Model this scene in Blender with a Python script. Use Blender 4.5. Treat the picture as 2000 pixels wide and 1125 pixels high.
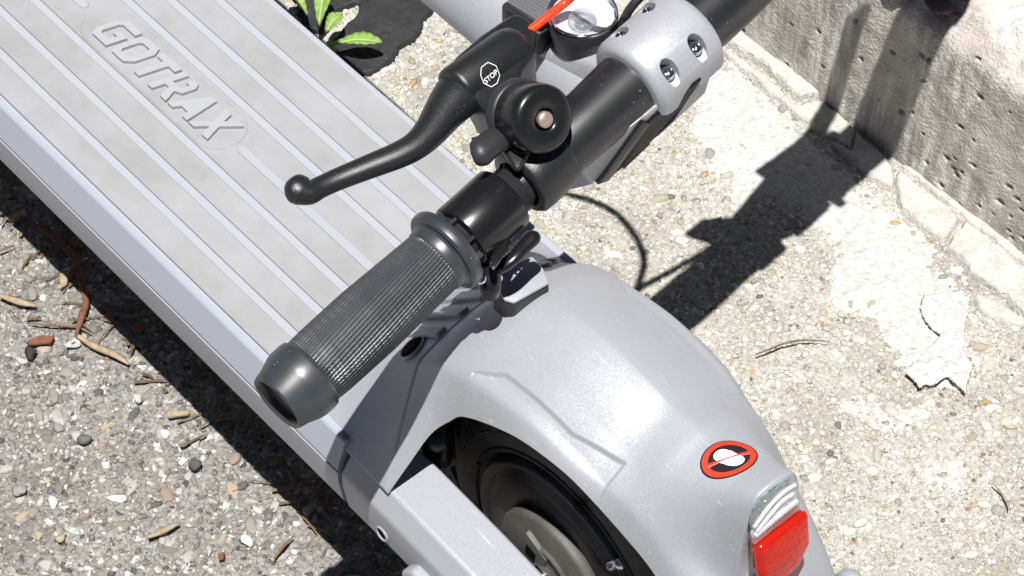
import bpy, bmesh, math, random
import numpy as np
from mathutils import Vector, Matrix, noise

# ------------------------------------------------------------------ scene, camera, light
scene = bpy.context.scene
for o in list(bpy.data.objects):
    bpy.data.objects.remove(o)
COL = scene.collection
PITCH, HEAD, FPX = 0.8568, 0.8654, 5500.0          # camera solved from the deck ribs, hole pairs and kerb line
CAM = np.array([0.7366, -0.5858, 1.2831])          # X = rear of scooter, Y = its right side, Z = up, ground at 0
_r = np.array([math.cos(HEAD), math.sin(HEAD), 0.0])
_a = np.array([-math.sin(HEAD), math.cos(HEAD), 0.0])
_z = np.array([0.0, 0.0, 1.0])
FWD = math.cos(PITCH) * _a - math.sin(PITCH) * _z
UPV = math.sin(PITCH) * _a + math.cos(PITCH) * _z

def on(px, py, axis, val):
    """point on the plane axis = val that the photograph shows at pixel (px, py)"""
    d = FWD + _r * (px - 1000) / FPX - UPV * (py - 562.5) / FPX
    return CAM + d * ((val - CAM[axis]) / d[axis])

def oz(px, py, z): return on(px, py, 2, z)
def V(p): return Vector((float(p[0]), float(p[1]), float(p[2])))

cam = bpy.data.objects.new('camera', bpy.data.cameras.new('camera'))
COL.objects.link(cam)
cam.data.sensor_width = 36.0
cam.data.lens = FPX / 2000 * 36
cam.data.clip_start, cam.data.clip_end = 0.02, 500
m = Matrix((V(_r), V(UPV), V(-FWD))).transposed().to_4x4()
m.translation = V(CAM)
cam.matrix_world = m
scene.camera = cam

SUN = np.array([-0.21, 0.20, -1.0])               # travel of the light: down, forward and to the right of the scooter
world = bpy.data.worlds.new('World'); scene.world = world; world.use_nodes = True
wn = world.node_tree
bg = wn.nodes['Background']
sky = wn.nodes.new('ShaderNodeTexSky'); sky.sky_type = 'NISHITA'; sky.sun_disc = False
elev = math.atan2(1.0, math.hypot(SUN[0], SUN[1]))
sky.sun_elevation = elev
sky.sun_rotation = math.atan2(-SUN[0], -SUN[1])
sky.altitude = 200; sky.air_density = 0.22; sky.dust_density = 0.1; sky.ozone_density = 1.5
wn.links.new(sky.outputs[0], bg.inputs[0]); bg.inputs[1].default_value = 0.05
sl = bpy.data.lights.new('sun', 'SUN'); sl.energy = 5.0; sl.angle = math.radians(0.53); sl.color = (1.0, 0.975, 0.935)
sun = bpy.data.objects.new('sun', sl); COL.objects.link(sun)
sun.rotation_mode = 'QUATERNION'; sun.rotation_quaternion = V(SUN).to_track_quat('-Z', 'Y'); sun.location = (0.4, -0.6, 3)
scene.view_settings.view_transform = 'Standard'; scene.view_settings.look = 'None'
scene.view_settings.exposure = 0.46; scene.view_settings.gamma = 1.0
scene.view_settings.use_curve_mapping = False
scene.render.engine = 'CYCLES'
scene.cycles.max_bounces = 8

# ------------------------------------------------------------------ materials
MATS = {}
def mat(name, col, rough=0.5, metal=0.0, spec=0.5, coat=0.0, coat_rough=0.1, var=None, vscale=40, bump=0.0, bscale=400, bdist=0.001,
        trans=0.0, ior=1.45, flakes=0.0, fscale=2500, detail=6, alpha=1.0, rvar=0.0, attr=None, sss=0.0):
    if name in MATS: return MATS[name]
    m = bpy.data.materials.new(name); m.use_nodes = True; MATS[name] = m
    nt = m.node_tree; N = nt.nodes; L = nt.links; b = N['Principled BSDF']
    b.inputs['Base Color'].default_value = (*col, 1); b.inputs['Roughness'].default_value = rough
    b.inputs['Metallic'].default_value = metal; b.inputs['Specular IOR Level'].default_value = spec
    b.inputs['Coat Weight'].default_value = coat; b.inputs['Coat Roughness'].default_value = coat_rough
    b.inputs['Transmission Weight'].default_value = trans; b.inputs['IOR'].default_value = ior
    if sss: b.inputs['Subsurface Weight'].default_value = sss; b.inputs['Subsurface Scale'].default_value = .004
    tc = N.new('ShaderNodeTexCoord')
    cur = None
    if attr:
        a = N.new('ShaderNodeAttribute'); a.attribute_name = attr; cur = a.outputs['Color']
        L.new(cur, b.inputs['Base Color'])
    if var is not None:
        n = N.new('ShaderNodeTexNoise'); n.inputs['Scale'].default_value = vscale; n.inputs['Detail'].default_value = detail; n.inputs['Roughness'].default_value = .62
        L.new(tc.outputs['Object'], n.inputs['Vector'])
        r = N.new('ShaderNodeValToRGB'); r.color_ramp.elements[0].position = .36; r.color_ramp.elements[1].position = .66
        L.new(n.outputs['Fac'], r.inputs['Fac'])
        mx = N.new('ShaderNodeMix'); mx.data_type = 'RGBA'
        mx.inputs['A'].default_value = (*col, 1); mx.inputs['B'].default_value = (*var, 1)
        if cur is not None:
            mx.blend_type = 'MULTIPLY'; L.new(cur, mx.inputs['A'])
        L.new(r.outputs['Color'], mx.inputs['Factor']); cur = mx.outputs['Result']; L.new(cur, b.inputs['Base Color'])
        if rvar:
            mr = N.new('ShaderNodeMapRange'); mr.inputs['To Min'].default_value = rough - rvar; mr.inputs['To Max'].default_value = rough + rvar
            L.new(n.outputs['Fac'], mr.inputs['Value']); L.new(mr.outputs[0], b.inputs['Roughness'])
    if flakes:
        v = N.new('ShaderNodeTexVoronoi'); v.inputs['Scale'].default_value = fscale
        L.new(tc.outputs['Object'], v.inputs['Vector'])
        nm = N.new('ShaderNodeVectorMath'); nm.operation = 'SUBTRACT'; nm.inputs[1].default_value = (.5, .5, .5)
        L.new(v.outputs['Color'], nm.inputs[0])
        sc = N.new('ShaderNodeVectorMath'); sc.operation = 'SCALE'; sc.inputs['Scale'].default_value = flakes
        L.new(nm.outputs[0], sc.inputs[0])
        g = N.new('ShaderNodeNewGeometry')
        ad = N.new('ShaderNodeVectorMath'); ad.operation = 'ADD'; L.new(g.outputs['Normal'], ad.inputs[0]); L.new(sc.outputs[0], ad.inputs[1])
        no = N.new('ShaderNodeVectorMath'); no.operation = 'NORMALIZE'; L.new(ad.outputs[0], no.inputs[0])
        L.new(no.outputs[0], b.inputs['Normal'])
    if bump:
        n2 = N.new('ShaderNodeTexNoise'); n2.inputs['Scale'].default_value = bscale; n2.inputs['Detail'].default_value = 5
        L.new(tc.outputs['Object'], n2.inputs['Vector'])
        bp = N.new('ShaderNodeBump'); bp.inputs['Strength'].default_value = bump; bp.inputs['Distance'].default_value = bdist
        L.new(n2.outputs['Fac'], bp.inputs['Height']); L.new(bp.outputs[0], b.inputs['Normal'])
    return m

def dusted(m, amount=0.5, scale=900, col=(.62, .62, .6)):
    """scatter small pale specks of dust over a dark material"""
    nt = m.node_tree; N = nt.nodes; L = nt.links; b = N['Principled BSDF']; tc = [n for n in N if n.type == 'TEX_COORD'][0]
    v = N.new('ShaderNodeTexVoronoi'); v.inputs['Scale'].default_value = scale; L.new(tc.outputs['Object'], v.inputs['Vector'])
    n = N.new('ShaderNodeTexNoise'); n.inputs['Scale'].default_value = 60; n.inputs['Detail'].default_value = 4; L.new(tc.outputs['Object'], n.inputs['Vector'])
    mr = N.new('ShaderNodeMapRange'); mr.inputs['From Min'].default_value = .45; mr.inputs['From Max'].default_value = .75; mr.inputs['To Min'].default_value = .03; mr.inputs['To Max'].default_value = .2 * amount
    L.new(n.outputs['Fac'], mr.inputs['Value'])
    lt = N.new('ShaderNodeMath'); lt.operation = 'LESS_THAN'; L.new(v.outputs['Distance'], lt.inputs[0]); L.new(mr.outputs[0], lt.inputs[1])
    sh = N.new('ShaderNodeSeparateColor'); L.new(v.outputs['Color'], sh.inputs[0])
    gt = N.new('ShaderNodeMath'); gt.operation = 'GREATER_THAN'; gt.inputs[1].default_value = .55; L.new(sh.outputs[0], gt.inputs[0])
    mu = N.new('ShaderNodeMath'); mu.operation = 'MULTIPLY'; L.new(lt.outputs[0], mu.inputs[0]); L.new(gt.outputs[0], mu.inputs[1])
    mx = N.new('ShaderNodeMix'); mx.data_type = 'RGBA'; mx.inputs['B'].default_value = (*col, 1)
    src = b.inputs['Base Color'].links
    if src: L.new(src[0].from_socket, mx.inputs['A'])
    else: mx.inputs['A'].default_value = b.inputs['Base Color'].default_value
    L.new(mu.outputs[0], mx.inputs['Factor']); L.new(mx.outputs['Result'], b.inputs['Base Color'])
    return m

paint = mat('grey_metallic_paint', (.405, .418, .455), .44, .22, .5, flakes=.18, fscale=2600, var=(.385, .397, .433), vscale=26, detail=9, rvar=.10)
dusted(paint, .6, 330, (.72, .72, .7))
def scratched(m, col, w):
    nt = m.node_tree; N = nt.nodes; L = nt.links; b = N['Principled BSDF']; tc = [n for n in N if n.type == 'TEX_COORD'][0]; prev = b.inputs['Base Color'].links[0].from_socket
    for rz, sx in ((.5, 26), (-.9, 34), (1.5, 30)):
        mp = N.new('ShaderNodeMapping'); mp.inputs['Rotation'].default_value = (0, 0, rz); mp.inputs['Scale'].default_value = (sx, 1400, 300); L.new(tc.outputs['Object'], mp.inputs['Vector'])
        n = N.new('ShaderNodeTexNoise'); n.inputs['Scale'].default_value = 1.0; n.inputs['Detail'].default_value = 1; L.new(mp.outputs[0], n.inputs['Vector'])
        g = N.new('ShaderNodeMapRange'); g.inputs['From Min'].default_value = .765; g.inputs['From Max'].default_value = .80; g.inputs['To Max'].default_value = w; L.new(n.outputs['Fac'], g.inputs['Value'])
        mx = N.new('ShaderNodeMix'); mx.data_type = 'RGBA'; mx.inputs['B'].default_value = (*col, 1); L.new(g.outputs[0], mx.inputs['Factor']); L.new(prev, mx.inputs['A']); prev = mx.outputs['Result']
    L.new(prev, b.inputs['Base Color'])
scratched(paint, (.66, .67, .70), .7)
rail_m = mat('anodised_rail', (.40, .425, .49), .40, .15, .5, bump=.06, bscale=3000, bdist=.0002)
matrub = mat('grey_rubber_mat', (.335, .34, .36), .60, 0, .35, var=(.275, .278, .285), vscale=22, detail=12, bump=.12, bscale=2200, bdist=.0003)
dusted(matrub, .35, 380, (.85, .85, .82)); dusted(matrub, .45, 310, (.13, .12, .10))
ribrub = mat('pale_rubber_rib', (.345, .355, .40), .58, 0, .35, bump=.1, bscale=2600, bdist=.0002)
dusted(ribrub, .4, 420, (.9, .9, .9))
blk = dusted(mat('textured_black_paint', (.014, .015, .017), .34, 0, .8, bump=.6, bscale=1700, bdist=.0003), .5, 650)
blk_s = dusted(mat('smooth_black_paint', (.012, .013, .015), .36, 0, .9, bump=.15, bscale=1800, bdist=.0002, var=(.018, .019, .022), vscale=60), .8, 520)
gloss = dusted(mat('gloss_black_plastic', (.010, .010, .011), .24, 0, .7), .5, 700)
satin = mat('satin_black_plastic', (.026, .027, .030), .45, 0, .5, bump=.15, bscale=2500, bdist=.0002)
bellm = dusted(mat('bell_black', (.010, .0105, .012), .27, .0, .6), .3, 500)
rub = dusted(mat('grey_rubber_grip', (.030, .036, .042), .36, 0, .9, var=(.042, .049, .055), vscale=80, bump=.1, bscale=1800, bdist=.0002), .6, 480)
chrome = mat('chrome', (.75, .76, .78), .08, 1)
rivetm = mat('dull_steel', (.52, .42, .37), .45, .7, bump=.2, bscale=3000, bdist=.0002)
def clear(name, tint, body=None, bodyw=0.0, rough=.04, bumps=0.0):
    m = bpy.data.materials.new(name); m.use_nodes = True; nt = m.node_tree; N = nt.nodes; L = nt.links
    N.remove(N['Principled BSDF']); out = N['Material Output']
    t = N.new('ShaderNodeBsdfTransparent'); t.inputs[0].default_value = (*tint, 1)
    g = N.new('ShaderNodeBsdfGlossy'); g.inputs['Roughness'].default_value = rough
    lw = N.new('ShaderNodeLayerWeight'); lw.inputs['Blend'].default_value = .5
    pw = N.new('ShaderNodeMath'); pw.operation = 'POWER'; pw.inputs[1].default_value = 4.0; L.new(lw.outputs['Facing'], pw.inputs[0])
    f = N.new('ShaderNodeMapRange'); f.inputs['To Min'].default_value = .04; f.inputs['To Max'].default_value = .9; L.new(pw.outputs[0], f.inputs['Value'])
    src = t.outputs[0]
    if bodyw:
        tl_ = N.new('ShaderNodeBsdfTranslucent'); tl_.inputs[0].default_value = (*body, 1)
        d = N.new('ShaderNodeBsdfDiffuse'); d.inputs[0].default_value = (*body, 1)
        mm = N.new('ShaderNodeMixShader'); L.new(tl_.outputs[0], mm.inputs[1]); L.new(d.outputs[0], mm.inputs[2])
        m0 = N.new('ShaderNodeMixShader'); m0.inputs[0].default_value = bodyw; L.new(t.outputs[0], m0.inputs[1]); L.new(mm.outputs[0], m0.inputs[2]); src = m0.outputs[0]
    mx = N.new('ShaderNodeMixShader'); L.new(f.outputs[0], mx.inputs[0]); L.new(src, mx.inputs[1]); L.new(g.outputs[0], mx.inputs[2]); L.new(mx.outputs[0], out.inputs[0])
    if bumps:
        tc = N.new('ShaderNodeTexCoord'); n = N.new('ShaderNodeTexVoronoi'); n.inputs['Scale'].default_value = 420; L.new(tc.outputs['Object'], n.inputs['Vector'])
        b = N.new('ShaderNodeBump'); b.inputs['Strength'].default_value = bumps; b.inputs['Distance'].default_value = .001; L.new(n.outputs['Distance'], b.inputs['Height'])
        L.new(b.outputs[0], g.inputs['Normal']); L.new(b.outputs[0], lw.inputs['Normal'])
    return m
glass = clear('clear_plastic', (.97, .975, .98))
tailclear = clear('clear_lens_plastic', (.95, .955, .96), (.9, .9, .9), .12, .06, .25)
prism_m = clear('clear_prism_plastic', (.9, .91, .93), (.75, .76, .78), .35, .08)
bowl_m = mat('bright_lamp_bowl', (.74, .76, .79), .35, .0, .8, bump=.6, bscale=300, bdist=.001)
silver = mat('mirror_reflector', (.92, .93, .95), .22, 1, bump=.3, bscale=500, bdist=.0006)
redlens = clear('red_lens', (1.0, .10, .05), (.95, .05, .02), .45, .08, .22)
redin = mat('red_reflector_back', (.95, .30, .14), .3, 0.2, .5, var=(.30, .02, .04), vscale=170)
pcb = mat('green_circuit_board', (.03, .11, .10), .4, 0, .5, var=(.25, .33, .32), vscale=420)
redcab = mat('red_cable', (.92, .055, .016), .35, 0, .5)
hole = mat('painted_hole_dark', (.004, .004, .004), .9, 0, .1)  # near-black colour painted on discs in place of the shade inside holes
tyre_m = mat('tyre_rubber', (.022, .021, .020), .7, 0, .4, var=(.06, .054, .047), vscale=70, bump=.3, bscale=900, bdist=.0006)
hub_m = mat('dark_hub', (.016, .016, .018), .45, .2, .5, var=(.045, .042, .038), vscale=40, bump=.1, bscale=1500, bdist=.0003)
cast = mat('dusty_cast_cover', (.13, .125, .118), .6, .3, .4, var=(.09, .085, .075), vscale=90, bump=.4, bscale=1200, bdist=.0004)
white = mat('white_print', (.85, .85, .85), .5)
redp = mat('red_print', (.85, .05, .02), .45)
blkp = mat('black_print', (.02, .015, .02), .4)

# ------------------------------------------------------------------ mesh helpers
def link(name, me, material, parent=None, smooth=True):
    me.materials.clear()
    for mm in (material if isinstance(material, (list, tuple)) else [material]): me.materials.append(mm)
    if smooth: me.polygons.foreach_set('use_smooth', [True] * len(me.polygons))
    o = bpy.data.objects.new(name, me); COL.objects.link(o)
    if parent: o.parent = parent
    return o

def mesh(name, v, f, material, parent=None, smooth=True):
    me = bpy.data.meshes.new(name); me.from_pydata([tuple(map(float, p)) for p in v], [], f); me.update()
    return link(name, me, material, parent, smooth)

def bevel(o, w, seg=3, ang=35):
    b = o.modifiers.new('bevel', 'BEVEL'); b.width = w; b.segments = seg; b.limit_method = 'ANGLE'; b.angle_limit = math.radians(ang)
    b.harden_normals = False
    return o

def grid(name, P, material, parent=None, closed_u=False, closed_v=False, smooth=True, flip=False):
    """P[i][j] -> xyz"""
    P = np.asarray(P, float); n, k = P.shape[:2]
    idx = np.arange(n * k).reshape(n, k)
    I = np.arange(n if closed_u else n - 1); J = np.arange(k if closed_v else k - 1)
    a = idx[I][:, J]; b = idx[(I + 1) % n][:, J]; c = idx[(I + 1) % n][:, (J + 1) % k]; d = idx[I][:, (J + 1) % k]
    q = np.stack([a, b, c, d] if not flip else [a, d, c, b], -1).reshape(-1, 4)
    return mesh_np(name, P.reshape(-1, 3), q, material, parent, smooth)

def mesh_np(name, verts, faces, material, parent=None, smooth=True, cols=None):
    me = bpy.data.meshes.new(name); nv, nf, k = len(verts), len(faces), faces.shape[1]
    me.vertices.add(nv); me.vertices.foreach_set('co', np.asarray(verts, np.float32).ravel())
    me.loops.add(nf * k); me.loops.foreach_set('vertex_index', faces.astype(np.int32).ravel())
    me.polygons.add(nf); me.polygons.foreach_set('loop_start', np.arange(0, nf * k, k, dtype=np.int32))
    me.polygons.foreach_set('loop_total', np.full(nf, k, np.int32))
    me.update(calc_edges=True); me.validate()
    if cols is not None:
        at = me.color_attributes.new('Col', 'FLOAT_COLOR', 'POINT')
        at.data.foreach_set('color', np.concatenate([cols, np.ones((nv, 1))], 1).astype(np.float32).ravel())
    return link(name, me, material, parent, smooth)

def frame(axis, ref=(0, 0, 1)):
    a = np.array(axis, float); a /= np.linalg.norm(a); r = np.array(ref, float)
    if abs(a @ r) > .95: r = np.array([1., 0, 0])
    u = np.cross(r, a); u /= np.linalg.norm(u); w = np.cross(a, u)
    return a, u, w                                    # axis, side, up-ish

def revolve(name, base, axis, prof, material, parent=None, seg=48, ref=(0, 0, 1), cap=True):
    """prof: (t along axis, radius)"""
    a, u, w = frame(axis, ref); base = np.array(base, float)
    if cap:
        prof = list(prof)
        if prof[0][1] > 1e-5: prof = [(prof[0][0], 1e-5)] + prof
        if prof[-1][1] > 1e-5: prof = prof + [(prof[-1][0], 1e-5)]
    th = np.linspace(0, 2 * np.pi, seg, endpoint=False)
    P = [[base + a * t + r * (np.cos(x) * u + np.sin(x) * w) for x in th] for t, r in prof]
    return grid(name, P, material, parent, closed_v=True, flip=True)

def spline(pts, n):
    p = np.array(pts, float); k = len(p); out = []
    for t in np.linspace(0, k - 1, n):
        i = min(int(t), k - 2); f = t - i
        p0, p1, p2, p3 = p[max(i - 1, 0)], p[i], p[i + 1], p[min(i + 2, k - 1)]
        out.append(.5 * ((2 * p1) + (p2 - p0) * f + (2 * p0 - 5 * p1 + 4 * p2 - p3) * f * f + (3 * p1 - p0 - 3 * p2 + p3) * f ** 3))
    return np.array(out)

def tube(name, pts, rad, material, parent=None, seg=20, n=40, flat=1.0, up=(0, 0, 1), cap=True):
    """rad: number or list matched to pts; flat scales the section along 'up'"""
    pts = np.array(pts, float)
    rr = np.full(len(pts), rad) if np.isscalar(rad) else np.array(rad)
    q = spline(np.c_[pts, rr], n)
    c, r = q[:, :3], np.maximum(q[:, 3], 1e-5)
    T = np.gradient(c, axis=0); T /= np.linalg.norm(T, axis=1)[:, None]
    rows = []
    th = np.linspace(0, 2 * np.pi, seg, endpoint=False)
    for i in range(n):
        a, u, w = frame(T[i], up)
        rows.append([c[i] + r[i] * (np.cos(x) * u + flat * np.sin(x) * w) for x in th])
    if cap:
        rows = [[c[0]] * seg] + rows + [[c[-1]] * seg]
    return grid(name, rows, material, parent, closed_v=True, flip=True)

def prism(name, outline, off, material, parent=None, bev=0.0, seg=3, smooth=True):
    """closed outline (3D points) extruded by the vector off"""
    n = len(outline); o = [np.array(p, float) for p in outline]; off = np.array(off, float)
    v = o + [p + off for p in o]
    f = [list(range(n))[::-1], list(range(n, 2 * n))] + [[i, (i + 1) % n, n + (i + 1) % n, n + i] for i in range(n)]
    me = bpy.data.meshes.new(name); me.from_pydata([tuple(map(float, p)) for p in v], [], f); me.update()
    bm = bmesh.new(); bm.from_mesh(me); bmesh.ops.recalc_face_normals(bm, faces=bm.faces)
    if bev:
        bmesh.ops.bevel(bm, geom=list(bm.edges), offset=bev, segments=seg, profile=.5, affect='EDGES', clamp_overlap=True)
    bm.to_mesh(me); bm.free()
    ob = link(name, me, material, parent, smooth)
    if smooth: auto(ob)
    return ob

def auto(o, ang=40):
    me = o.data
    bm = bmesh.new(); bm.from_mesh(me)
    for e in bm.edges:
        if len(e.link_faces) == 2 and e.calc_face_angle(0) > math.radians(ang): e.smooth = False
    bm.to_mesh(me); bm.free()

def hull(name, pts, material, parent=None, bev=0.0, seg=3):
    bm = bmesh.new()
    for p in pts: bm.verts.new(V(p))
    r = bmesh.ops.convex_hull(bm, input=list(bm.verts))
    loose = [v for v in bm.verts if not v.link_faces]
    bmesh.ops.delete(bm, geom=loose, context='VERTS')
    bmesh.ops.dissolve_limit(bm, angle_limit=.03, verts=list(bm.verts), edges=list(bm.edges))
    bmesh.ops.recalc_face_normals(bm, faces=bm.faces)
    if bev: bmesh.ops.bevel(bm, geom=list(bm.edges), offset=bev, segments=seg, profile=.5, affect='EDGES', clamp_overlap=True)
    me = bpy.data.meshes.new(name); bm.to_mesh(me); bm.free()
    o = link(name, me, material, parent); auto(o); return o

def box(name, x0, x1, y0, y1, z0, z1, material, parent=None, bev=0.0, seg=3):
    return prism(name, [(x0, y0, z0), (x1, y0, z0), (x1, y1, z0), (x0, y1, z0)], (0, 0, z1 - z0), material, parent, bev, seg)

def cut(o, cutters):
    for c in cutters:
        b = o.modifiers.new('cut', 'BOOLEAN'); b.operation = 'DIFFERENCE'; b.object = c; b.solver = 'EXACT'
    bpy.context.view_layer.update()
    dg = bpy.context.evaluated_depsgraph_get()
    me = bpy.data.meshes.new_from_object(o.evaluated_get(dg))
    o.modifiers.clear(); o.data = me
    for c in cutters: bpy.data.objects.remove(c)
    auto(o, 35)
    return o

def tag(o, label=None, cat=None, group=None, kind=None):
    if label: o['label'] = label
    if cat: o['category'] = cat
    if group: o['group'] = group
    if kind: o['kind'] = kind
    return o

def sstep(x, a, b):
    t = np.clip((x - a) / (b - a), 0, 1); return t * t * (3 - 2 * t)

_rng = np.random.RandomState(3)
_perm = _rng.permutation(512); _perm = np.concatenate([_perm, _perm]); _val = _rng.rand(512)
def vnoise(x, y, s):
    x = np.asarray(x) * s + 100.3; y = np.asarray(y) * s + 71.7
    xi, yi = np.floor(x).astype(int), np.floor(y).astype(int); xf, yf = x - xi, y - yi
    u, v = xf * xf * (3 - 2 * xf), yf * yf * (3 - 2 * yf)
    h = lambda a, b: _val[_perm[(_perm[a & 511] + b) & 511]]
    return (h(xi, yi) * (1 - u) + h(xi + 1, yi) * u) * (1 - v) + (h(xi, yi + 1) * (1 - u) + h(xi + 1, yi + 1) * u) * v
def fbm(x, y, s, o=4):
    t, a, n = 0, 1, 0
    for i in range(o): t = t + a * vnoise(x + i * 3.1, y - i * 1.7, s * 2 ** i); n += a; a *= .5
    return t / n

random.seed(11)
rnd = np.random.RandomState(7)
KY = 0.388                                             # foot of the kerb

# ------------------------------------------------------------------ pavement
def ground_material():
    m = bpy.data.materials.new('exposed_aggregate_cement'); m.use_nodes = True
    nt = m.node_tree; N = nt.nodes; L = nt.links; b = N['Principled BSDF']; b.inputs['Roughness'].default_value = .9
    b.inputs['Specular IOR Level'].default_value = .2
    tc = N.new('ShaderNodeTexCoord'); sep = N.new('ShaderNodeSeparateXYZ'); L.new(tc.outputs['Object'], sep.inputs[0])
    n1 = N.new('ShaderNodeTexNoise'); n1.inputs['Scale'].default_value = 420; n1.inputs['Detail'].default_value = 8; n1.inputs['Roughness'].default_value = .7; L.new(tc.outputs['Object'], n1.inputs['Vector'])
    n2 = N.new('ShaderNodeTexNoise'); n2.inputs['Scale'].default_value = 16; n2.inputs['Detail'].default_value = 5; L.new(tc.outputs['Object'], n2.inputs['Vector'])
    def ramp(cols):
        r = N.new('ShaderNodeValToRGB')
        r.color_ramp.elements[0].position = cols[0][0]; r.color_ramp.elements[0].color = (*cols[0][1], 1)
        r.color_ramp.elements[1].position = cols[-1][0]; r.color_ramp.elements[1].color = (*cols[-1][1], 1)
        for p, c in cols[1:-1]:
            e = r.color_ramp.elements.new(p); e.color = (*c, 1)
        L.new(n1.outputs['Fac'], r.inputs['Fac']); return r
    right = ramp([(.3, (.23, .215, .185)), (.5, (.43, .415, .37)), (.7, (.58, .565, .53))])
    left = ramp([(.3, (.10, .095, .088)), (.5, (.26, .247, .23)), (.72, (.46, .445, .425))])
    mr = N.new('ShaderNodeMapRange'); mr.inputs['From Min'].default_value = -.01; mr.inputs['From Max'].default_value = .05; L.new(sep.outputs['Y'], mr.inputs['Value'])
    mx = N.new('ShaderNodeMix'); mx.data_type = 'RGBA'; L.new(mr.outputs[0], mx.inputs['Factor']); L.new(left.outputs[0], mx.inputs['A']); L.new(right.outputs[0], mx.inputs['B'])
    m2 = N.new('ShaderNodeMix'); m2.data_type = 'RGBA'; m2.blend_type = 'MULTIPLY'; m2.inputs['B'].default_value = (.72, .70, .67, 1)
    r2 = N.new('ShaderNodeMapRange'); r2.inputs['From Min'].default_value = .45; r2.inputs['From Max'].default_value = .7; L.new(n2.outputs['Fac'], r2.inputs['Value'])
    L.new(r2.outputs[0], m2.inputs['Factor']); L.new(mx.outputs['Result'], m2.inputs['A']); L.new(m2.outputs['Result'], b.inputs['Base Color'])
    bp = N.new('ShaderNodeBump'); bp.inputs['Strength'].default_value = .8; bp.inputs['Distance'].default_value = .0012; L.new(n1.outputs['Fac'], bp.inputs['Height']); L.new(bp.outputs[0], b.inputs['Normal'])
    return m
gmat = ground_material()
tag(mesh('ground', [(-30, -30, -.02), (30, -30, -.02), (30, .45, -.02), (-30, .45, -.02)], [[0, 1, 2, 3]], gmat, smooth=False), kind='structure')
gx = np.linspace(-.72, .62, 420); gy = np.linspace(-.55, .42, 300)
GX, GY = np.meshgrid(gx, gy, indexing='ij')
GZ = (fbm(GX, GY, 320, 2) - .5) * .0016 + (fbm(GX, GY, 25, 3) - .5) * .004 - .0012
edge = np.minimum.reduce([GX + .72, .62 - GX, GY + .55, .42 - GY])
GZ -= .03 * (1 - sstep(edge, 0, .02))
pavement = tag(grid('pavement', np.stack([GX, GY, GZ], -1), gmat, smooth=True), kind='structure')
def gz(x, y): return (fbm(x, y, 25, 3) - .5) * .004 - .0012

stone_m = mat('stone', (.5, .5, .5), .75, 0, .3, attr='Col', var=(.72, .7, .68), vscale=900, bump=.35, bscale=1500, bdist=.0004)
def ico(sub):
    bm = bmesh.new(); bmesh.ops.create_icosphere(bm, subdivisions=sub, radius=1)
    v = np.array([p.co[:] for p in bm.verts]); f = np.array([[q.index for q in p.verts] for p in bm.faces]); bm.free(); return v, f
ICO1, ICO2 = ico(1), ico(2)
def stone_shape(base, rs, angular):
    v = base.copy()
    for _ in range(9 if angular else 3):
        d = rs.normal(size=3); d /= np.linalg.norm(d); lim = rs.uniform(.38, .75) if angular else rs.uniform(.65, .9)
        h = v @ d; v = v - np.clip(h - lim, 0, None)[:, None] * d
    return v + rs.normal(scale=.035, size=v.shape)
rs = np.random.RandomState(21)
SH = {(b, a): [stone_shape((ICO1 if b == 1 else ICO2)[0], rs, a) for _ in range(14)] for b in (1, 2) for a in (0, 1)}
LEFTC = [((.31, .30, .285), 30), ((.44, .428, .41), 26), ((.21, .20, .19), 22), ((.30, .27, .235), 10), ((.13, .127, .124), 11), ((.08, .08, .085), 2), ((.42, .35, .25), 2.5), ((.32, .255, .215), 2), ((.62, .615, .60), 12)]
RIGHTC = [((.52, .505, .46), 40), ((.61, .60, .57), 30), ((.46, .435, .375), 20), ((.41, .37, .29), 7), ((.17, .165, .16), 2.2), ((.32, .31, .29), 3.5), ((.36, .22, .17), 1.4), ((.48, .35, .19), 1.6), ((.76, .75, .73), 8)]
def pick(tab, n, rs):
    c = np.array([t[0] for t in tab]); w = np.array([t[1] for t in tab], float); w /= w.sum()
    k = c[rs.choice(len(tab), n, p=w)]
    return np.clip(k * rs.uniform(.82, 1.15, (n, 1)) * rs.uniform(.96, 1.04, (n, 3)), .02, .86)
def in_view(x, y, marg=90):
    d = np.stack([x, y, np.zeros_like(x)], -1) - CAM; dep = d @ FWD
    px = 1000 + FPX * (d @ _r) / dep; py = 562.5 - FPX * (d @ UPV) / dep
    return (px > -marg) & (px < 2000 + marg) & (py > -marg) & (py < 1125 + marg)
def stones(n, r0, r1, power, side, seed):
    rs = np.random.RandomState(seed)
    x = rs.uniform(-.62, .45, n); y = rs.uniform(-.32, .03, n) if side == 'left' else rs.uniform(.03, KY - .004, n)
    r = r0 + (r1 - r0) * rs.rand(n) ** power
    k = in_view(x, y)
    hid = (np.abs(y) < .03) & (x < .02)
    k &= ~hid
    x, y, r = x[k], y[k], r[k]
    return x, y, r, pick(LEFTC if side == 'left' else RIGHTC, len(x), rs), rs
def stone_xf(x, y, r, rs, emb):
    sx, sy, sz = r * rs.uniform(.8, 1.5), r * rs.uniform(.65, 1.0), r * rs.uniform(.45, .75)
    return sx, sy, sz, rs.uniform(0, 6.283), gz(x, y) + sz * emb
big = []; VV, FF, CC = [], [], []; off = 0
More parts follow.
